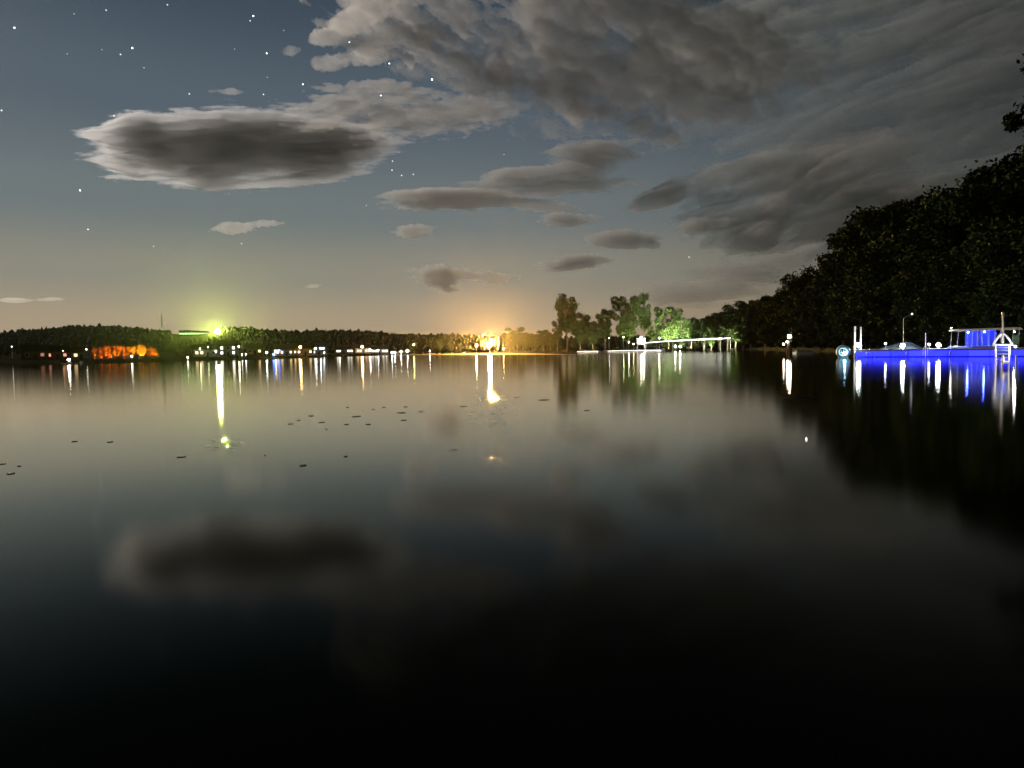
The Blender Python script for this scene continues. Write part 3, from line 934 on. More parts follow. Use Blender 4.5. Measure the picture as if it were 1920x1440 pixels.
def hall():
    d = 1060; px = 366
    b = gpoint(px, d)
    o = empty('hall', b, "long floodlit hall glowing pale green on the hilltop", 'building', None, yaw_to_cam(px, d))
    base = at(px, 629, d).z - b.z
    L = 40; H = 4.6
    lo = base
    m = MB(); m.box((0, 4, lo + H / 2 - 2), (L, 9, H + 4)); m.build('wall', WALLS[0], o)
    for i, (x, w, hh) in enumerate([(-12, 15, 3.2), (3, 13, 2.4), (14.5, 10, 1.8)]):
        m = MB(); m.prism([(-1.2, lo + H + .05), (9.2, lo + H + .05), (9.2, lo + H + .4), (4, lo + H + hh), (-1.2, lo + H + .4)], x - w / 2, x + w / 2); m.build('roof', ROOF[2], o)
    for i in range(11):
        x = -17.5 + i * 3.5
        m = MB(); m.box((x, -.62, lo + H * .48), (2.5, .16, 2.6)); w = m.build('window', PAINT_W, o)
        m = MB(); m.box((x, -.74, lo + H * .48), (2.2, .1, 2.3)); m.build('pane', mat_lamp((0.62, 1.0, 0.50), 1.1), w)
    m = MB(); m.box((17.0, -3.0, lo + 1.6), (8, 4, 3.0)); an = m.build('annex', WALLS[0], o)
    m = MB(); m.box((17.0, -5.08, lo + 1.7), (6.5, .1, 1.8)); m.build('pane', mat_lamp((0.8, 1.0, 0.8), 2.0), an)
hall()

def floodlight(px, row, d, col, L, r, label, zbase=None, name='floodlight'):
    """Tall mast with a hooded floodlight facing the lake."""
    p = at(px, row, d)
    z0 = ground(px, d) if zbase is None else zbase
    o = empty(name, (p.x, p.y, z0), label, 'floodlight', None, yaw_to_cam(px, d))
    h = max(p.z - z0, 2.0)
    m = MB(); m.tube([(0, 1.0, -.5), (0, .9, h * .5), (0, .8, h)], [.24, .18, .12], 8); m.build('pole', METAL, o)
    # hood: a dish open towards the water
    m = MB()
    n = 16; prof = [(r * .35, r * .9), (r * .9, r * .55), (r * 1.15, -.1 * r), (r * 1.35, -1.5 * r)]
    vs = [(q * math.cos(6.2832 * k / n), y, h + q * math.sin(6.2832 * k / n)) for q, y in prof for k in range(n)]
    fs = [(i * n + k, i * n + (k + 1) % n, (i + 1) * n + (k + 1) % n, (i + 1) * n + k) for i in range(len(prof) - 1) for k in range(n)] + [tuple(range(n))]
    m.poly(vs, fs); m.build('hood', METAL, o)
    m = MB()
    vs = [(r * math.cos(6.2832 * k / n), 0, h + r * math.sin(6.2832 * k / n)) for k in range(n)] + [(0, -.25 * r, h)]
    m.poly(vs, [(k, (k + 1) % n, n) for k in range(n)]); m.build('lens', mat_lamp(col, L), o)
    return o
floodlight(408, 622, 900, (0.78, 1.0, 0.12), 30000.0, 1.7, "dazzling yellow-green floodlight on the hilltop right of the hall")
floodlight(918, 645, 488, (1.0, 0.52, 0.10), 170000.0, 0.9, "dazzling orange floodlight on the beach in the middle of the far shore", zbase=0.2)

# --- orange-lit row of trees on the left shore
OR = "orange-lit trees on the left shore"
olabs = ["leftmost tree of the glowing orange row", "second tree from the left in the glowing orange row", "third tree from the left in the glowing orange row", "fourth tree from the left in the glowing orange row",
         "fifth tree from the left in the glowing orange row", "middle tree of the glowing orange row", "tree just right of the middle of the glowing orange row", "fourth tree from the right in the glowing orange row",
         "third tree from the right in the glowing orange row", "roundest yellow-glowing tree near the right end of the orange row", "rightmost bushy tree of the glowing orange row"]
for i, (px, row, kind, w) in enumerate([(177, 650, 'slim', .8), (189, 648, 'spire', .8), (199, 647, 'slim', .8), (207, 646, 'spire', .8), (216, 647, 'slim', .7), (225, 646, 'slim', .8), (234, 647, 'spire', .8),
                                        (242, 648, 'slim', .8), (250, 649, 'tall', .8), (266, 645, 'wide', .95), (288, 652, 'round', 1.3)]):
    tree(px, row, 334, kind, olabs[i], OR, width=w)
glabs = ["orange ground lamp under the left end of the glowing tree row", "orange ground lamp second from the left under the glowing tree row", "orange ground lamp under the middle of the glowing tree row",
         "orange ground lamp right of the middle under the glowing tree row", "bright yellow-orange ground lamp under the roundest glowing tree", "orange ground lamp at the right end of the glowing tree row"]
def ground_lamp(px, d, c, L, label, group, r=.3, base=None):
    """Low floodlight turned towards the trees, its housing towards the lake."""
    z0 = ground(px, d) if base is None else base
    o = empty('ground_lamp', foot(px, d, z0), label, 'lamp', group, yaw_to_cam(px, d))
    m = MB(); m.box((0, -.7, .5), (1.9, .12, 1.6)); m.box((0, -.1, -.2), (1.9, 1.1, .12))
    for s in (-1, 1): m.box((s * .9, .97, .5), (.1, 3.2, 1.58))  # long side panels added to keep the lamplight off nearby houses
    m.build('housing', METAL, o)
    bulb(o, (0, .1, .5), r, c, L * 1.35)
OG = "orange ground lamps of the tree row"
for i, (px, c, L) in enumerate([(182, ORANGE, 9000.), (198, ORANGE, 18000.), (214, ORANGE, 18000.), (238, ORANGE, 18000.), (264, (1.0, .24, .02), 30000.), (286, ORANGE, 18000.)]):
    ground_lamp(px, 328.5, c, L, glabs[i], OG)

# --- boat with a bright lamp by the left shore
def small_boat(px, d, L, label, hull, yaw=0.0, lamp=None, cover=False, name='motor_boat', group="boats moored along the far shore"):
    o = empty(name, foot(px, d, 0.0), label, 'boat', group, yaw)
    secs = [(-.5, .36, .55), (-.2, .40, .52), (.15, .36, .58), (.38, .2, .68), (.5, .02, .78)]
    v = []; f = []
    B = L * .30
    for t, b, hgt in secs:
        x = t * L
        v += [(x, -b * B * 1.25, hgt * L * .14), (x, -b * B * .95, -.05), (x, 0, -.18), (x, b * B * .95, -.05), (x, b * B * 1.25, hgt * L * .14)]
    for i in range(len(secs) - 1):
        for j in range(4):
            a = i * 5 + j; f.append((a, a + 5, a + 6, a + 1))
        a = i * 5; f.append((a, a + 4, a + 9, a + 5))
    f.append((0, 1, 2, 3, 4))
    m = MB(); m.poly(v, f); m.build('hull', hull, o)
    if cover:
        m = MB(); m.prism([(-B * .4, L * .075), (B * .4, L * .075), (B * .22, L * .13), (0, L * .16), (-B * .22, L * .13)], -L * .42, L * .3); m.build('cover', CANVAS, o)
    else:
        m = MB(); m.box((L * .02, 0, L * .11), (L * .22, B * .7, L * .1), 0, .8); m.build('console', PAINT_W, o)
        m = MB(); m.poly([(L * .12, -B * .3, L * .14), (L * .12, B * .3, L * .14), (L * .06, B * .26, L * .24), (L * .06, -B * .26, L * .24)], [(0, 1, 2, 3)]); m.build('windscreen', GLASS, o)
        m = MB(); m.box((-L * .53, 0, L * .06), (L * .07, B * .16, L * .16)); m.build('outboard_motor', ROOF[0], o)
    if lamp:
        x, z, r, c, Ls = lamp
        m = MB(); m.tube([(x, 0, L * .08), (x, 0, z)], .04, 5); m.build('lamp_pole', METAL, o)
        bulb(o, (x, 0, z + r), r, c, Ls)
    return o
CANVAS = mat_simple("grey_canvas", (0.30, 0.31, 0.32), 0.8, noise=.15, scale=3)
HULLW = mat_simple("white_hull", (0.7, 0.7, 0.7), 0.35, noise=.05, scale=3)
HULLB = mat_simple("dark_hull", (0.05, 0.06, 0.10), 0.35, noise=.1, scale=3)
small_boat(129, 272, 5.0, "white boat with a brilliant lamp off the left shore", HULLW, 0.3, (0.0, 1.1, .42, WHITE, 34.0))
small_boat(512, 330, 6.0, "moored boat glowing blue near the left end of the town", HULLW, -0.2, (0.3, 1.5, .6, (.05, .16, 1.0), 8.0))
small_boat(152, 280, 4.2, "small dark boat between the brilliant white boat and the orange trees", HULLB, 0.1)
small_boat(722, 520, 7.0, "pale motor boat lying off the town left of the white tents", HULLW, 0.15)
small_boat(806, 490, 8.0, "white motor boat lit by the beach lamps, left of the yellow trees", HULLW, -0.1, (0.0, 2.2, .35, WHITE, 30.0))

# --- houses
H = house
H(66, 330, 9, 7, 3.4, yaw_to_cam(66, 330), 3, 1, "dim reddish cottage at the far left of the shore", [(-2.6, 1.8, False), (2.4, 1.8, True)], 0, None, (1, .35, .2), 1.0)
H(104, 335, 9, 7, 3.2, yaw_to_cam(104, 335) + .2, 3, 0, "low reddish house left of the twin lit trunks", [(-2.8, 1.7, True), (2.6, 1.7, True)], 0, None, (1, .4, .25), 2.0)
H(153, 330, 7, 6, 3.0, yaw_to_cam(153, 330), 1, 1, "small tan house left of the orange tree row", [(-2, 1.7, True), (2, 1.7, False)], 0, None, (1, .6, .3), 4.0)
H(386, 372, 11, 8, 3.6, yaw_to_cam(386, 372), 2, 0, "grey house below the yellow-green floodlight", [(-4, 1.9, True), (-1.8, 1.9, True), (3.6, 1.9, False)], .8, (4.6, 2.4, .3, WHITE, 10.))
H(428, 378, 10, 8, 5.4, yaw_to_cam(428, 378), 0, 1, "two-storey white house right of the grey one below the floodlight", [(-3, 1.7, True), (2.6, 1.7, True), (-3, 4.2, True), (0, 4.2, False), (2.6, 4.2, True)], 0, None, WHITE, 8.)
H(478, 392, 9, 7, 3.4, yaw_to_cam(478, 392), 1, 0, "dark tan house left of the blue-lit boat", [(-2.4, 1.8, False), (2.4, 1.8, True)], 0, None)
H(533, 408, 11, 8, 3.6, yaw_to_cam(533, 408), 0, 1, "house with a pale yellow lit front right of the blue-lit boat", [(-3.4, 1.9, True), (-1.2, 1.9, True), (3.6, 1.9, True)], 1.4, (-4.6, 2.6, .36, WHITE, 16.), YELLOW, 6.)
H(568, 430, 13, 9, 4.2, yaw_to_cam(568, 430), 1, 1, "broad tan house with the strong orange porch lamp", [(-4.6, 2, True), (-2.2, 2, True), (4.4, 2, True)], 1.5, None, WARM, 8.)
H(598, 448, 10, 8, 5.2, yaw_to_cam(598, 448), 2, 2, "tall grey house beside the red lamp", [(-3, 1.8, True), (2.8, 1.8, False), (-3, 4.0, True), (2.8, 4.0, True)], 0, None, COOL, 8.)
H(645, 500, 13, 8, 3.6, yaw_to_cam(645, 500), 0, 0, "low white house standing alone in the middle of the town", [(-4.4, 1.9, True), (3.2, 1.9, True), (5.2, 1.9, True)], 0, None, WHITE, 9.)
H(681, 540, 12, 9, 4.0, yaw_to_cam(681, 540), 0, 1, "white house with the warm bright lamp in its gable front", [(-4, 1.9, True), (-2, 1.9, True), (2.4, 1.9, True), (4.4, 1.9, True)], 0, None, WARM, 8.)
H(712, 556, 14, 8, 3.4, yaw_to_cam(712, 556), 0, 2, "long white house right of the warm bright lamp", [(-5.4, 1.8, True), (-3, 1.8, True), (3, 1.8, True), (5.4, 1.8, True)], 0, None, WHITE, 10.)

LP = lamp_post
LP(22, 650, 360, WHITE, 4., .22, "lone white lamp at the far left edge of the dark shore")
LP(118, 658, 330, WARM, 3., .22, "faint warm lamp beside the low reddish house")
LP(162, 655, 326, WHITE, 5., .26, "small white lamp between the tan house and the orange trees")
LP(247, 668, 318, WHITE, 12., .34, "white lamp at the water under the orange trees")
LP(352, 670, 322, WHITE, 12., .26, "little white lamp on the dark shore right of the orange trees")
LP(375, 654, 366, GREENY, 20., .28, "left of two small lamps below the hall")
LP(390, 651, 362, GREENY, 14., .22, "lamp on a leaning pole below the yellow-green floodlight", lean=-1.6)
LP(447, 650, 400, WHITE, 60., .42, "bright white lamp right of the two-storey white house")
LP(461, 664, 352, WHITE, 10., .3, "white lamp near the water below the bright white one")
LP(454, 668, 348, WHITE, 8., .3, "low white lamp at the waterline left of the blue-lit boat")
LP(500, 661, 352, COOL, 26., .42, "cold white lamp left of the blue-lit boat")
LP(523, 657, 395, (.04, .10, 1.0), 8., .6, "bluish lamp above the blue-lit boat")
LP(546, 653, 412, WARM, 30., .32, "small warm lamp left of the strong orange porch lamp")
LP(563, 651, 405, (1.0, .55, .22), 110., .6, "strong orange-white lamp in the middle of the town")
LP(583, 653, 432, (1.0, .008, .006), 10., .7, "red lamp right of the strong orange-white one")
LP(592, 653, 428, WHITE, 26., .45, "left of the white lamp pair beside the red lamp")
LP(601, 653, 430, COOL, 26., .45, "right of the white lamp pair beside the red lamp")
LP(608, 661, 424, WHITE, 10., .36, "low white lamp under the white lamp pair")
LP(637, 658, 480, WHITE, 14., .42, "white lamp left of the low white house standing alone")
LP(679, 650, 515, (1.0, .66, .34), 110., .7, "big warm lamp before the white gabled house")
LP(694, 656, 525, WHITE, 36., .5, "white lamp right of the big warm one")
LP(709, 657, 528, WHITE, 30., .4, "small white lamp on the long white house's lawn")
LP(735, 661, 532, COOL, 36., .5, "cold lamp left of the white tents")
LP(776, 646, 520, YELLOW, 50., .55, "yellowish lamp inside the first lit tree right of the tents")
LP(893, 648, 478, (1.0, .85, .6), 80., .55, "white lamp just left of the dazzling orange floodlight")
LP(944, 654, 482, YELLOW, 40., .45, "yellow lamp just right of the dazzling orange floodlight")
LP(955, 648, 484, ORANGE, 30., .4, "small orange lamp at the foot of the brown thicket")

# white canopy tents
for i, px in enumerate((740, 752, 764)):
    d = 536
    o = empty('canopy_tent', gpoint(px, d), ["leftmost white canopy tent on the shore", "middle white canopy tent on the shore", "rightmost white canopy tent on the shore"][i], 'tent', "white tents on the shore", yaw_to_cam(px, d))
    m = MB()
    s = 2.0
    m.poly([(-s, -s, 2.3), (s, -s, 2.3), (s, s, 2.3), (-s, s, 2.3), (0, 0, 3.9), (-s, -s, 2.0), (s, -s, 2.0), (s, s, 2.0), (-s, s, 2.0)], [(0, 1, 4), (1, 2, 4), (2, 3, 4), (3, 0, 4), (0, 5, 6, 1), (1, 6, 7, 2), (2, 7, 8, 3), (3, 8, 5, 0)])
    m.build('canopy', PAINT_W, o)
    for x in (-1, 1):
        for y in (-1, 1):
            m = MB(); m.tube([(x * s * .96, y * s * .96, -.2), (x * s * .96, y * s * .96, 2.25)], .06, 5); m.build('leg', METAL, o)
    bulb(o, (0, 0, 1.8), .28, (.92, .88, 1.0), 90.)

# yellow-lit trees by the beach
YL = "yellow-lit trees by the beach lamp"
for i, (px, row, kind, w) in enumerate([(774, 641, 'round', 1.1), (825, 634, 'loose', 1.1), (846, 641, 'round', 1.1), (863, 641, 'slim', 1.5), (878, 637, 'spire', 1.5)]):
    tree(px, row, 520, kind, ["lit tree nearest the white tents", "tallest yellow-lit tree left of the beach lamp", "round yellow-lit tree right of the tallest one", "narrow yellow-lit tree between the round one and the conifer", "pointed yellow-lit conifer nearest the beach lamp"][i], YL, width=w)
YG = "added yellow ground lamps by the beach"  # lamps added to light these trees, which the floodlight's hood shades
ground_lamp(824, 509, YELLOW, 4000., "added yellow ground lamp at the foot of the tallest yellow-lit tree", YG, .4)
ground_lamp(848, 509, YELLOW, 1700., "added yellow ground lamp at the foot of the round yellow-lit tree", YG, .4)
ground_lamp(870, 509, YELLOW, 2600., "added yellow ground lamp between the narrow lit tree and the conifer", YG, .4)
ground_lamp(774, 510, YELLOW, 1500., "added yellow ground lamp under the lit tree nearest the tents", YG, .4)

# ------------------------------------------------------------------ the lit point in the middle
def diving_tower():
    d = 424
    px = 1202
    o = empty('lifeguard_tower', foot(px, d, 0.2), "brilliant white timber tower with a cabin standing at the water on the lit point", 'tower', None, yaw_to_cam(px, d))
    for x in (-1, 1):
        for y in (-1, 1):
            m = MB(); m.tube([(x * 2.9, y * 2.0, -1.0), (x * 1.9, y * 1.4, 4.2)], .2, 6); m.build('leg', PAINT_W, o)
    m = MB(); m.box((0, 0, 4.3), (5.2, 4.0, .3)); m.build('platform', PAINT_W, o)
    m = MB()
    for x in (-2.1, 2.1): m.box((x, -1.4, 6.0), (.8, .3, 3.1))
    m.box((0, -1.4, 7.25), (3.4, .3, .6)); m.box((0, -1.4, 4.85), (3.4, .3, .8)); m.box((0, 1.3, 6.0), (5.0, .2, 3.1))
    m.build('cabin', PAINT_W, o)
    m = MB(); m.prism([(-2.0, 7.6), (1.8, 7.6), (1.8, 7.8), (-2.0, 7.9)], -2.9, 2.9); m.build('roof', PAINT_W, o)
    m = MB()
    for i in range(7): m.box((3.0, -1.6 - .25 * (7 - i), .3 + i * .58), (1.0, .3, .08))
    m.build('ladder', PAINT_W, o)
    bulb(o, (0, -.2, 8.5), .4, WHITE, 60., 'roof_lamp')
    m = MB(); m.tube([(1.6, -5.0, -1.0), (1.6, -5.0, 5.2)], .07, 6); m.build('lamp_pole', METAL, o)
    bulb(o, (1.6, -5.0, 5.6), .35, WHITE, 400., 'added_tower_lamp')  # pole and lamp added in front to whiten the tower
diving_tower()

def jetty(px0, px1, d, z, wid, label, glowL=0.0):
    a = foot(px0, d, 0); b = foot(px1, d, 0)
    L = (b - a).length; mid = (a + b) / 2
    o = empty('jetty', mid, label, 'jetty', "jetties on the lit point", math.atan2((b - a).y, (b - a).x))
    n = max(4, int(L / 1.6))
    for i in range(n):
        m = MB(); m.box((-L / 2 + (i + .5) * L / n, 0, z), (L / n - .06, wid, .12)); m.build('plank', PAINT_W, o)
    for i in range(0, n + 1, 3):
        for s in (-1, 1):
            m = MB(); m.tube([(-L / 2 + i * L / n, s * wid * .45, -.6), (-L / 2 + i * L / n, s * wid * .45, z - .07)], .12, 6); m.build('post', WOODM, o)
    m = MB(); m.box((0, -wid / 2 - .05, z - .02), (L, .08, .28)); m.build('edge_board', PAINT_W, o)
    if glowL:
        m = MB(); m.box((0, -wid / 2 - .14, z + .02), (L * .96, .06, .12)); m.build('added_light_strip', mat_lamp(WHITE, glowL), o)  # glowing strip added so the jetty looks bright white
    return o
jetty(1082, 1122, 405, .55, 2.4, "short bright white jetty left of the tower", 4.0)
jetty(1138, 1212, 412, .6, 2.0, "longer lit jetty reaching from the short one to the tower", 3.0)
jetty(1208, 1240, 408, .5, 2.0, "white jetty running right from the tower's foot", 5.0)
small_boat(1134, 420, 7.5, "white motor boat lying behind the longer lit jetty", HULLW, 0.05)
small_boat(1123, 428, 5.0, "small boat with a pale hull left of the white motor boat on the point", HULLW, 0.2)
LP(1142, 634, 440, (.9, .95, 1.0), 14., .25, "thin bluish lamp pole left of the tower", group="lamps on the lit point")
LP(1169, 632, 442, GREENY, 20., .28, "pale lamp pole between the bluish one and the tower", group="lamps on the lit point")
LP(1179, 641, 436, WHITE, 40., .32, "small white lamp just left of the tower", group="lamps on the lit point")
LP(1188, 645, 437, (1, .8, .4), 26., .3, "small yellowish lamp beside the tower's legs", group="lamps on the lit point")
LP(1236, 634, 436, WHITE, 60., .34, "white lamp at the left end of the strip of light", group="lamps on the lit point")
LP(1266, 649, 418, WHITE, 40., .4, "left of two low white lamps at the water under the strip of light", group="lamps on the lit point")
LP(1275, 650, 416, WHITE, 60., .42, "right of two low white lamps at the water under the strip of light", group="lamps on the lit point")

GL = "floodlights turned towards the shore trees"
GRN = (.95, 1.0, .72)
ground_lamp(1244, 436, GRN, 11340., "hooded floodlight under the left half of the brightest green tree", GL, .5)
ground_lamp(1268, 437, GRN, 11340., "hooded floodlight under the right half of the brightest green tree", GL, .5)
ground_lamp(1290, 437, GRN, 7087., "hooded floodlight at the foot of the narrow green-lit tree", GL, .5)
ground_lamp(1198, 441, (1.0, .96, .6), 6750., "hooded floodlight behind the white tower", GL, .5)
ground_lamp(1150, 444, (1.0, .85, .55), 2970., "hooded floodlight under the middle-sized tree", GL, .5)
ground_lamp(1098, 446, (1.0, .92, .6), 3600., "hooded floodlight under the dense dark tree by the mop-headed one", GL, .5)
ground_lamp(1330, 414, GRN, 3510., "hooded floodlight under the left part of the faintly lit green row", GL, .5)
ground_lamp(1372, 396, GRN, 2700., "hooded floodlight under the right part of the faintly lit green row", GL, .5)

def light_line():
    """Long glowing white tube on posts above the shore."""
    pts = [at(px, row, d) for px, row, d in ((1210, 643, 426), (1232, 641, 425), (1262, 639, 424), (1292, 637.5, 422), (1322, 636, 418), (1352, 634.6, 410), (1370, 633.8, 404))]
    o = empty('light_line', (pts[0].x, pts[0].y, 0), "long strip of white light rising gently along the shore under the green trees", 'railing')
    base = Vector((pts[0].x, pts[0].y, 0))
    pts = [p - base for p in pts]
    m = MB(); m.tube(pts, [.14, .18, .24, .28, .32, .36, .36], 6); m.build('light_tube', mat_lamp((1.0, .97, .92), 2.0), o)
    for p in pts:
        m = MB(); m.tube([(p.x, p.y + .6, -1.0), (p.x, p.y + .55, p.z + .3)], .12, 5); m.build('post', METAL, o)
    e = at(1375, 633.4, 403) - base
    bulb(o, e, .55, WHITE, 10., 'end_lamp')
light_line()

# ------------------------------------------------------------------ blue-lit floating dock on the right
BLUEM = mat_simple("blue_tarp", (0.03, 0.05, 0.45), 0.45, noise=.2, scale=2)
DOCKD = 113.0
DCK_A = foot(1600, 116, 0); DCK_B = foot(1985, 108, 0)
DX = (DCK_B - DCK_A); DLEN = DX.length; DANG = math.atan2(DX.y, DX.x); DX = DX.normalized(); DY = Vector((-DX.y, DX.x, 0))
def dk(px, off=0.0, z=0.0):
    """Point on the dock below that column of the photograph, off metres behind its front edge."""
    r = ray(px, hz(px)); r = Vector((r.x, r.y, 0)).normalized()
    # intersect with the front line
    n = DY
    t = (DCK_A - Vector((0, 0, 0))).dot(n) / r.dot(n)
    return r * t + DY * off + Vector((0, 0, z))

PALEDECK = mat_simple('pale_decking', (.55, .55, .53), .6, noise=.15, scale=2)
def dock():
    o = empty('floating_dock', DCK_A, "long floating dock with a glowing blue band along its side", 'dock', None, DANG)
    n = int(DLEN / 0.45)
    me = None
    for i in range(n):
        if me is None:
            m = MB(); m.box((0, 0, 0), (.41, 2.6, .07)); p = m.build('plank', PALEDECK, o, ((i + .5) * .45, 1.3, 1.14)); me = p.data
        else:
            link_mesh('plank', me, o, ((i + .5) * .45, 1.3, 1.14 + random.uniform(-.006, .006)))
    for s, y in ((0, .03), (1, 2.57)):
        m = MB(); m.box((DLEN / 2, y, 1.0), (DLEN, .1, .2)); m.build('edge_beam', WOODM, o)
    x = 1.5
    while x < DLEN:
        m = MB(); n2 = 10
        m.tube([(x - 1.2, .6, .12), (x - 1.05, .6, .12), (x + 1.05, .6, .12), (x + 1.2, .6, .12)], [.2, .36, .36, .2], n2); m.build('float', BLUEM, o)
        x += 2.7
    x = 1.2
    while x < DLEN:
        m = MB(); m.box((x, .25, 1.22), (.28, .07, .04)); m.box((x, .25, 1.195), (.1, .07, .05)); m.build('cleat', METAL, o)
        x += 3.1
    x = 2.1
    while x < DLEN:
        m = MB(); m.lathe((x, -.22, .2), [(.03, .62), (.10, .55), (.12, .3), (.10, .06), (.03, 0)][::-1], 8); fd = m.build('fender', PAINT_W, o, smooth=True)
        m = MB(); m.tube([(x, -.2, .8), (x, -.05, 1.1), (x, .2, 1.2)], .015, 4); m.build('rope', WOODM, fd)
        x += 5.6
    # blue light panels along the skirt
    x = .4
    while x < DLEN - 2.4:
        m = MB(); m.box((x + 1.25, -.06, .50), (2.42, .06, .76)); m.build('blue_light_panel', BLUEL[int(random.random() * 3)], o)
        x += 2.5
    return o
BLUEL = [mat_simple('blue_diffuser', (.01, .012, .08), .5, noise=0, emit=(0.014, 0.018, 1.0), estr=(1.7, 2.1, 2.6)[k]) for k in range(3)]
dock()

DL = "white lamps on the blue-lit dock"
def dock_lamp(px, h, r, col, L, label, off=1.0):
    b = dk(px, off, 1.18)
    o = empty('dock_lamp', b, label, 'lamp', DL)
    m = MB(); m.lathe((0, 0, 0), [(.16, 0), (.16, .06), (.06, .1), (.05, h)], 8); m.build('post', METAL, o)
    m = MB(); m.lathe((0, 0, h + r * 1.7), [(r * 1.2, 0), (r * .9, r * .25), (.02, r * .5)], 8); m.build('cap', METAL, o)
    bulb(o, (0, 0, h + r * .8), r, col, L)
dock_lamp(1609, .45, .30, (.72, .90, 1.0), 170., "dazzling lamp at the left end of the blue dock", .1)
dock_lamp(1655, .7, .14, (.85, .93, 1.0), 16., "small lamp between the two brightest on the blue dock")
dock_lamp(1690, .3, .27, (.76, .93, 1.0), 190., "brightest lamp in the middle of the blue dock", .5)
dock_lamp(1737, .5, .14, (.85, .95, 1.0), 16., "little lamp on the thin white post of the blue dock")
dock_lamp(1757, .3, .27, (.84, .94, 1.0), 150., "bright lamp left of the boat with the canopy", .5)

# thin white post with fork by the little lamp
def fork_post():
    o = empty('mooring_post', dk(1738, -.5, 0), "thin white mooring post in the middle of the blue dock's front", 'post', "mooring posts at the dock")
    m = MB(); m.tube([(0, 0, -1), (0, 0, 3.4)], [.06, .05], 8); m.build('shaft', PAINT_W, o)
    m = MB(); m.tube([(-.35, 0, .2), (-.3, 0, 1.2), (0, 0, 1.7), (.3, 0, 1.2), (.35, 0, .2)], .05, 6); m.build('fork', PAINT_W, o)
fork_post()
for i, (px, rowt) in enumerate(((1594, 613), (1603.5, 614))):
    p = dk(px, 1.6 + .3 * i)
    o = empty('mooring_post', p, ["left of the twin tall white mooring posts at the dock's end", "right of the twin tall white mooring posts at the dock's end"][i], 'post', "mooring posts at the dock")
    h = at(px, rowt, p.xy.length).z
    m = MB(); m.tube([(0, 0, -1), (0, 0, h - .05)], .13, 10); m.build('shaft', PAINT_W, o)
    m = MB(); m.lathe((0, 0, h - .05), [(.16, 0), (.16, .06), (.03, .16)], 10); m.build('cap', PAINT_W, o)
    m = MB(); m.lathe((0, 0, .55), [(.19, 0), (.21, .06), (.19, .12)], 10); m.build('collar', DARKWOOD, o)

# round blue-lit float beyond the end of the dock
def ring_float():
    px = 1581; d = 112
    b = foot(px, d, 0.0)
    o = empty('water_wheel_float', b, "round blue-lit inflatable float standing left of the twin posts", 'float', None, yaw_to_cam(px, d))
    m = MB()
    R, r = .72, .26; n, k = 20, 8
    vs = []; fs = []
    for i in range(n):
        a = 6.2832 * i / n
        for j in range(k):
            b2 = 6.2832 * j / k
            q = R + r * math.cos(b2)
            vs.append((q * math.cos(a), r * math.sin(b2), .92 + q * math.sin(a)))
    for i in range(n):
        for j in range(k):
            fs.append((i * k + j, ((i + 1) % n) * k + j, ((i + 1) % n) * k + (j + 1) % k, i * k + (j + 1) % k))
    m.poly(vs, fs); m.build('ring', mat_simple("pale_vinyl", (.45, .62, .72), .4, noise=.1), o, smooth=True)
    for a in (0.3, 1.35, 2.4):
        m = MB(); m.tube([(-.6 * math.cos(a), -.05, .92 - .6 * math.sin(a)), (.6 * math.cos(a), -.05, .92 + .6 * math.sin(a))], .05, 5); m.build('spoke', PAINT_W, o)
    m = MB(); m.lathe((0, 0, .92), [(.05, -.16), (.17, -.1), (.17, .1), (.05, .16)], 10); m.build('hub', BLUEM, o)
    m = MB(); m.box((0, 0, .04), (1.5, .5, .2)); m.build('base', PAINT_W, o)
    bulb(o, (.2, -.35, .75), .12, (.4, .75, 1.0), 60., 'lamp')
ring_float()

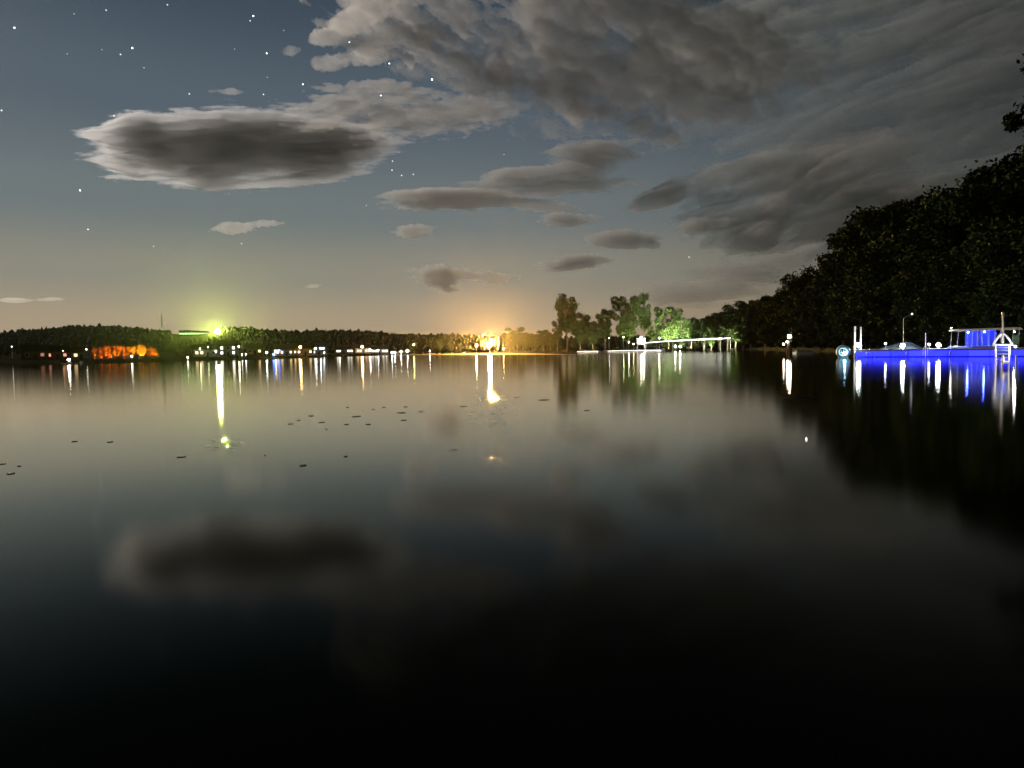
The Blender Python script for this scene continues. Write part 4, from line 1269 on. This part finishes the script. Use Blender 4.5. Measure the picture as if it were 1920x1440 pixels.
# pontoon boat with a canopy behind the dock
def pontoon_boat():
    c = dk(1826, 4.6, 0)
    o = empty('pontoon_boat', c, "canopied pontoon boat glowing blue inside, moored behind the dock", 'boat', "boats on the right shore", DANG)
    L = 9.0
    for y in (-1.0, 1.0):
        m = MB(); m.tube([(-L / 2, y, .2), (-L / 2 + .3, y, .2), (L / 2 - .9, y, .2), (L / 2, y, .35)], [.28, .34, .34, .05], 12); m.build('pontoon', METAL, o, smooth=True)
    m = MB(); m.box((-.1, 0, .62), (L - .5, 2.7, .12)); m.build('deck', WOODM, o)
    for y in (-1.3, 1.3):
        for x0, x1 in ((-4.2, -1.6), (-1.5, .9), (1.0, 3.6)):
            m = MB(); m.box(((x0 + x1) / 2, y, 1.08), (x1 - x0 - .08, .04, .62)); fp = m.build('fence_panel', BLUEM, o)
            m = MB(); m.tube([(x0, y, .68), (x0, y, 1.45), (x1 - .08, y, 1.45), (x1 - .08, y, .68)], .025, 6, False); m.build('rail', METAL, fp)
    m = MB(); m.box((1.2, .3, 1.2), (.7, 1.0, 1.05), 0, .85); cs = m.build('console', PAINT_W, o)
    m = MB(); m.tube([(.8, .3 + .18 * math.cos(a), 1.62 + .18 * math.sin(a)) for a in np.linspace(0, 6.283, 13)], .02, 5, False); m.build('steering_wheel', ROOF[0], cs)
    for x in (-3.4, -2.0):
        m = MB(); m.box((x, .6, .92), (1.1, 1.0, .45)); m.box((x - .45, .6, 1.3), (.2, 1.0, .5)); m.build('seat', PAINT_W, o)
    top = at(1826, 618, (c - Vector((0, 0, 0))).length).z
    for x in (-3.9, -1.3, 1.3, 3.4):
        m = MB(); m.tube([(x, -1.3, .68), (x + .15, -1.3, top - .1), (x + .15, 1.3, top - .1), (x, 1.3, .68)], .03, 6, False); m.build('canopy_pole', METAL, o)
    m = MB()
    prof = [(-1.45, top - .12), (-.8, top + .08), (0, top + .14), (.8, top + .08), (1.45, top - .12), (1.45, top - .17), (0, top + .09), (-1.45, top - .17)]
    m.prism(prof, -4.1, 3.9); m.build('canopy', mat_simple("tan_canvas", (.50, .48, .38), .8, noise=.1, scale=2), o)
    # clear-and-blue side curtains
    for x0, x1 in ((-2.9, -1.3), (-1.2, .9)):
        m = MB()
        nx = 8; vs = []; fs = []
        for i in range(nx + 1):
            x = x0 + (x1 - x0) * i / nx
            y = 1.28 + .06 * math.sin(i * 2.1)
            vs += [(x, y, 1.46), (x, y, top - .16)]
        fs = [(2 * i, 2 * i + 2, 2 * i + 3, 2 * i + 1) for i in range(nx)]
        m.poly(vs, fs); m.build('side_curtain', BLUEM, o)
    m = MB(); m.box((3.2, 1.2, 2.2), (.8, .05, 1.3)); m.build('end_curtain', mat_simple("green_canvas", (.12, .2, .08), .8, noise=.2), o)
    for x in (-2.2, -.2):
        bulb(o, (x, .2, top - .35), .10, (.05, .08, 1.0), 300., 'cabin_lamp')
    bulb(o, (3.6, -1.1, top - .45), .07, (1, 1, .8), 160., 'end_lamp')
    bulb(o, (-3.9, -1.1, top + .32), .07, (1, 1, .9), 60., 'top_lamp')
pontoon_boat()

# covered boat behind the brightest lamp
def covered_boat():
    c = dk(1690, 5.0, 0)
    o = small_boat(1690, c.length, 7.5, "covered boat behind the brightest dock lamp, its flank lit pale blue", HULLW, DANG, None, True, 'covered_boat', "boats on the right shore")
    secs = [(-3.4, .55, 1.0), (-2.6, 1.0, 1.5), (-1.2, 1.1, 1.8), (.2, 1.1, 2.25), (1.4, .9, 2.1), (2.8, .5, 1.35)]
    v = []; f = []
    for x, hw, hh in secs:
        v += [(x, -hw, .85), (x, -hw * .75, .85 + (hh - .85) * .6), (x, 0, hh), (x, hw * .75, .85 + (hh - .85) * .6), (x, hw, .85)]
    for i in range(len(secs) - 1):
        for k in range(4):
            a = i * 5 + k; f.append((a, a + 5, a + 6, a + 1))
    f += [(0, 1, 2, 3, 4), (29, 28, 27, 26, 25)]
    m = MB(); m.poly(v, f); m.build('tarpaulin', mat_simple("dark_tarp", (.035, .05, .07), .5, noise=.3, scale=2), o)
covered_boat()

# slanted pole with a small lamp above the dock, and a lone lamp in the wood
def slant_lamp():
    d = 146
    a = at(1694, 597, d); b = at(1708, 589, d)
    o = empty('street_lamp', foot(1694, d, .8), "small lamp at the tip of a slanting arm above the blue dock", 'lamp', "lamps in the dark wood")
    base = foot(1694, d, .8)
    m = MB(); m.tube([(0, 0, -.6), a - base], [.07, .05], 6); m.build('pole', METAL, o)
    m = MB(); m.tube([a - base, b - base], [.05, .08], 6); m.build('arm', METAL, o)
    bulb(o, b - base + Vector((.15, -.1, .02)), .16, (.75, .82, 1.0), 2.5)
slant_lamp()
lamp_post(1779, 593, 172, WHITE, 1.2, .14, "faint lone lamp in the black wood above the canopied boat", "lamps in the dark wood")

# tall post with a white ladder frame, nearer than the dock
def ladder_post():
    d = 62; px = 1880
    b = foot(px, d, 0)
    o = empty('ladder_post', b, "tall grey post with a white ladder frame in the water at far right", 'post', None, yaw_to_cam(px, d))
    z = lambda row: at(px, row, d).z
    u = upp(d) * 1.0
    m = MB(); m.tube([(0, .1, -1), (0, .1, z(620)), (0, .1, z(587))], [.09, .07, .06], 8); m.build('post', mat_simple("grey_post", (.42, .42, .42), .6), o)
    m = MB(); m.lathe((0, .1, z(587)), [(.1, -.03), (.1, .05), (.02, .09)], 8); m.build('post_cap', METAL, o)
    for s in (-1, 1):
        m = MB(); m.tube([(0.06 * s, -.02, z(626)), (.22 * s, -.05, z(630)), (.42 * s, -.1, z(638)), (.55 * s, -.12, z(645))], [.05, .075, .075, .07], 8); m.build('handrail', PAINT_W, o, smooth=True)
        m = MB(); m.tube([(.42 * s, -.14, z(647)), (.40 * s, -.16, z(664)), (.38 * s, -.2, -.4)], .05, 8); m.build('stile', PAINT_W, o)
    m = MB(); m.box((0, -.12, z(646.5)), (1.25, .12, .09)); m.build('crossbar', PAINT_W, o)
    for i in range(5):
        m = MB(); m.tube([(-.38, -.15 - .01 * i, z(652 + i * 6)), (.38, -.15 - .01 * i, z(652 + i * 6))], .035, 6); m.build('rung', METAL, o)
    m = MB(); m.box((0, .02, z(657)), (.66, .06, 1.0)); m.build('back_board', BLUEM, o)
    m = MB(); m.tube([(.02, -.25, z(666)), (.08, -.28, z(676)), (.1, -.3, z(680)), (.42, -.34, z(679))], [.07, .08, .1, .09], 8); m.build('bumper', PAINT_W, o, smooth=True)
    bulb(o, (.75, -.75, z(650)), .035, (.95, .95, 1.0), 2600., 'added_ladder_lamp')  # small lamp and its arm added to light the white frame
    m = MB(); m.tube([(.4, -.12, z(647)), (.75, -.75, z(649))], .015, 5); m.build('added_lamp_arm', METAL, o)
ladder_post()
# short white stake beside it
p = foot(1906, 70, 0)
o = empty('marker_stake', p, "short white stake in the water at the right edge", 'stake')
m = MB(); m.tube([(0, 0, -.5), (0, 0, .75)], [.07, .06], 8); m.build('shaft', PAINT_W, o)
m = MB(); m.lathe((0, 0, .75), [(.09, 0), (.09, .05), (.02, .09)], 8); m.build('cap', PAINT_W, o)

# channel marker with its lanterns
def channel_marker():
    d = 152; px = 1480
    b = foot(px, d, 0)
    o = empty('channel_marker', b, "brown piling marker with bright lanterns standing in the water before the wood", 'marker', None, yaw_to_cam(px, d))
    z = lambda row: at(px, row, d).z
    for a, q in ((-.5, .25), (.45, .3), (0.1, -.4)):
        m = MB(); m.tube([(a, q, -1), (a * .25, q * .25, z(634))], [.2, .15], 8); m.build('pile', DARKWOOD, o)
    m = MB(); m.lathe((0, 0, z(641)), [(.42, 0), (.46, .1), (.42, .2)], 10); m.build('collar', METAL, o)
    m = MB(); m.lathe((0, 0, z(634)), [(.4, 0), (.4, .08), (.1, .12)], 10); m.build('platform', METAL, o)
    m = MB(); m.tube([(.45, 0, z(640)), (.5, 0, z(614))], [.04, .02], 5); m.build('whip_mast', METAL, o)
    bulb(o, (0, -.05, z(631)), .32, (1.0, .78, .6), 120., 'top_lantern')
    bulb(o, (-.45, -.45, z(641)), .14, (1.0, .85, .75), 60., 'side_lantern')
    bulb(o, (-1.1, -.5, z(645)), .16, WHITE, 30., 'outer_lantern')
    m = MB(); m.tube([(-.2, -.3, z(646)), (-1.1, -.45, z(646.5))], .05, 5); m.build('bracket', METAL, o)
channel_marker()
small_boat(1508, 176, 5.5, "grey covered rowing boat moored beside the piling marker", HULLW, .25, None, True, 'covered_boat', "boats on the right shore")

# ------------------------------------------------------------------ things on the water near the camera
PAD = mat_simple("lily_pad", (0.030, 0.036, 0.018), 0.3, noise=.4, scale=6)
PAD.node_tree.nodes["Principled BSDF"].inputs["Specular IOR Level"].default_value = 0.35
def pad_mesh(seed):
    rng = np.random.default_rng(seed)
    n = 18; v = [(0, 0, .006)]; 
    for i in range(n):
        a = .22 + (6.283 - .44) * i / (n - 1)
        r = 1 + .08 * rng.normal()
        v.append((r * math.cos(a), r * math.sin(a), .006 + .004 * rng.random()))
    nv = len(v)
    v += [(x, y, z - .008) for x, y, z in v]
    f = [(0, i, i + 1) for i in range(1, n)] + [(nv, nv + i + 1, nv + i) for i in range(1, n)]
    f += [(i, nv + i, nv + i + 1, i + 1) for i in range(1, n)] + [(0, nv, nv + 1, 1), (n, nv + n, nv, 0)]
    me = bpy.data.meshes.new("leaf"); me.from_pydata(v, [], f); me.materials.append(PAD)
    return me
pads = [pad_mesh(i) for i in range(4)]
def lily(px, row, w, label, group):
    p = on_water(px, row) + Vector((0, 0, .004))
    d = p.y
    o = link_mesh("lily_pad", random.choice(pads), None, p, (0, 0, random.random() * 6.28))
    s = w * d / FPX / 2 * .52
    o.scale = (s * random.uniform(.6, 1.2), s * random.uniform(.6, 1.2), 1)
    tag(o, label, "lily pad", group)
for q in [(545, 795, 16), (560, 788, 14), (584, 780, 26), (603, 792, 18), (612, 805, 10), (652, 764, 14), (668, 781, 34), (650, 796, 18), (690, 796, 22), (700, 768, 16), (720, 764, 18), (752, 774, 36), (757, 788, 26), (760, 763, 16), (789, 772, 16)]:
    lily(*q, "dark floating leaf in the scattered drift on the water left of centre", "drift of leaves left of centre")
for q in [(5, 870, 18), (20, 888, 30), (36, 874, 16)]:
    lily(*q, "dark floating leaf at the left edge of the lake", "leaves at the left edge")
for q in [(140, 828, 26), (206, 829, 18)]:
    lily(*q, "dark floating leaf left of the glittering ripples", "pair of leaves on the left")
for q, lab in [((340, 857, 28), "dark floating leaf below the left glittering ripples"), ((568, 873, 24), "lone floating leaf below the drift of leaves"), ((648, 856, 14), "tiny floating leaf below the middle of the drift"), ((497, 854, 10), "tiniest floating leaf right of the glittering ripples"),
               ((1100, 770, 24), "floating leaf on the water below the white tower"), ((870, 762, 22), "floating leaf left of the orange glitter"), ((1020, 750, 40), "broad floating leaf right of the orange glitter"), ((970, 745, 34), "floating leaf near the orange glitter")]:
    lily(*q, lab, "single floating leaves")

# pale drifting stick and small float made to glow in front of the dark wood
p = on_water(1500, 745) + Vector((0, 0, .01))
o = empty('driftwood_stick', p, "pale stick drifting on the dark water before the piling marker", 'stick')
m = MB(); m.tube([(-.62, .05, .0), (-.2, -.02, .015), (.25, .03, .02), (.62, -.02, .0)], [.012, .022, .02, .008], 6); m.build('stem', PALEBARK, o)
m = MB(); m.tube([(.1, 0, .02), (.28, .15, .05)], [.01, .004], 5); m.build('twig', PALEBARK, o)
o = empty('glint_float', on_water(1512, 824), "tiny white float made to glow like a glint on the black water at right", 'float')
m = MB(); m.lathe((0, 0, 0), [(.006, -.02), (.016, 0), (.018, .02), (.007, .045)], 10); m.build('ball', mat_lamp((.9, 1.0, .95), 1.0), o, smooth=True)  # ball glows to stand in for a bright glint on the water
m = MB(); m.tube([(0, 0, .04), (0, 0, .10)], .004, 5); m.build('tip', METAL, o)

# patches of glittering ripples
def ripples(px, row, wpx, hrows, slope, label, seed):
    rng = np.random.default_rng(seed)
    d0 = on_water(px, row + hrows / 2).xy.length; d1 = on_water(px, row - hrows / 2).xy.length
    w = wpx * (d0 + d1) / 2 / FPX
    nx, ny = 60, 160
    c = foot(px, (d0 + d1) / 2, 0)
    yaw = yaw_to_cam(px, d0)
    xs = np.linspace(-w / 2, w / 2, nx); ys = np.linspace(-(d1 - d0) / 2, (d1 - d0) / 2, ny)
    X, Y = np.meshgrid(xs, ys)
    Z = np.zeros_like(X)
    for i in range(4):
        lam = rng.uniform(.30, .75) * max(.5, (d1 - d0) / 9); a = rng.normal() * .22 + 1.5708
        kx, ky = 2 * math.pi / lam * math.cos(a), 2 * math.pi / lam * math.sin(a)
        Z += slope * lam / (2 * math.pi) / 1.7 * np.sin(kx * X + ky * Y + rng.random() * 6.28)
    env = np.clip(1 - (X / (w / 2)) ** 2, 0, 1) * np.clip(1 - (Y / ((d1 - d0) / 2)) ** 2, 0, 1)
    env *= np.clip((fbm(X * 11 / w + seed * 7, Y * 9 / (d1 - d0) + seed * 3, 3) - .50) * 9, 0, 1)
    Z = Z * env + np.abs(Z).max() * 1.05 * env - .002
    V = np.stack([X, Y, Z], -1).reshape(-1, 3)
    F = [(j * nx + i, j * nx + i + 1, (j + 1) * nx + i + 1, (j + 1) * nx + i) for j in range(ny - 1) for i in range(nx - 1)]
    o = mesh_obj("ripples", V, F, RIPPLE, None, c, True)
    o.rotation_euler = (0, 0, yaw)
    tag(o, label, "ripples", None, 'stuff')
RIPPLE = water_material("rippled_water", 0.06)
ripples(412, 833, 90, 44, .055, "glittering ripples under the yellow-green light streak", 1)
ripples(920, 768, 90, 74, .045, "glittering ripples under the orange floodlight", 2)
ripples(922, 863, 34, 14, .08, "tiny flash of ripples below the orange glitter", 3)
ripples(846, 845, 24, 10, .08, "small flash of ripples left of the orange glitter", 4)

# ------------------------------------------------------------------ thin haze added over the lake to give the lamps a glow
def haze():
    b = MB(); b.box((0, 1000, 70), (3600, 2200, 146))
    m = bpy.data.materials.new("night_haze"); m.use_nodes = True
    nt = m.node_tree; nt.nodes.clear()
    out = nt.nodes.new('ShaderNodeOutputMaterial')
    v = nt.nodes.new('ShaderNodeVolumePrincipled')
    v.inputs['Color'].default_value = (0.95, 0.95, 0.95, 1)
    v.inputs['Density'].default_value = 0.000013
    v.inputs['Anisotropy'].default_value = 0.9
    nt.links.new(v.outputs[0], out.inputs['Volume'])
    m.cycles.homogeneous_volume = True
    o = b.build("haze", m)
    tag(o, "thin night haze over the lake, added for the glow round the lamps", kind='stuff')
haze()
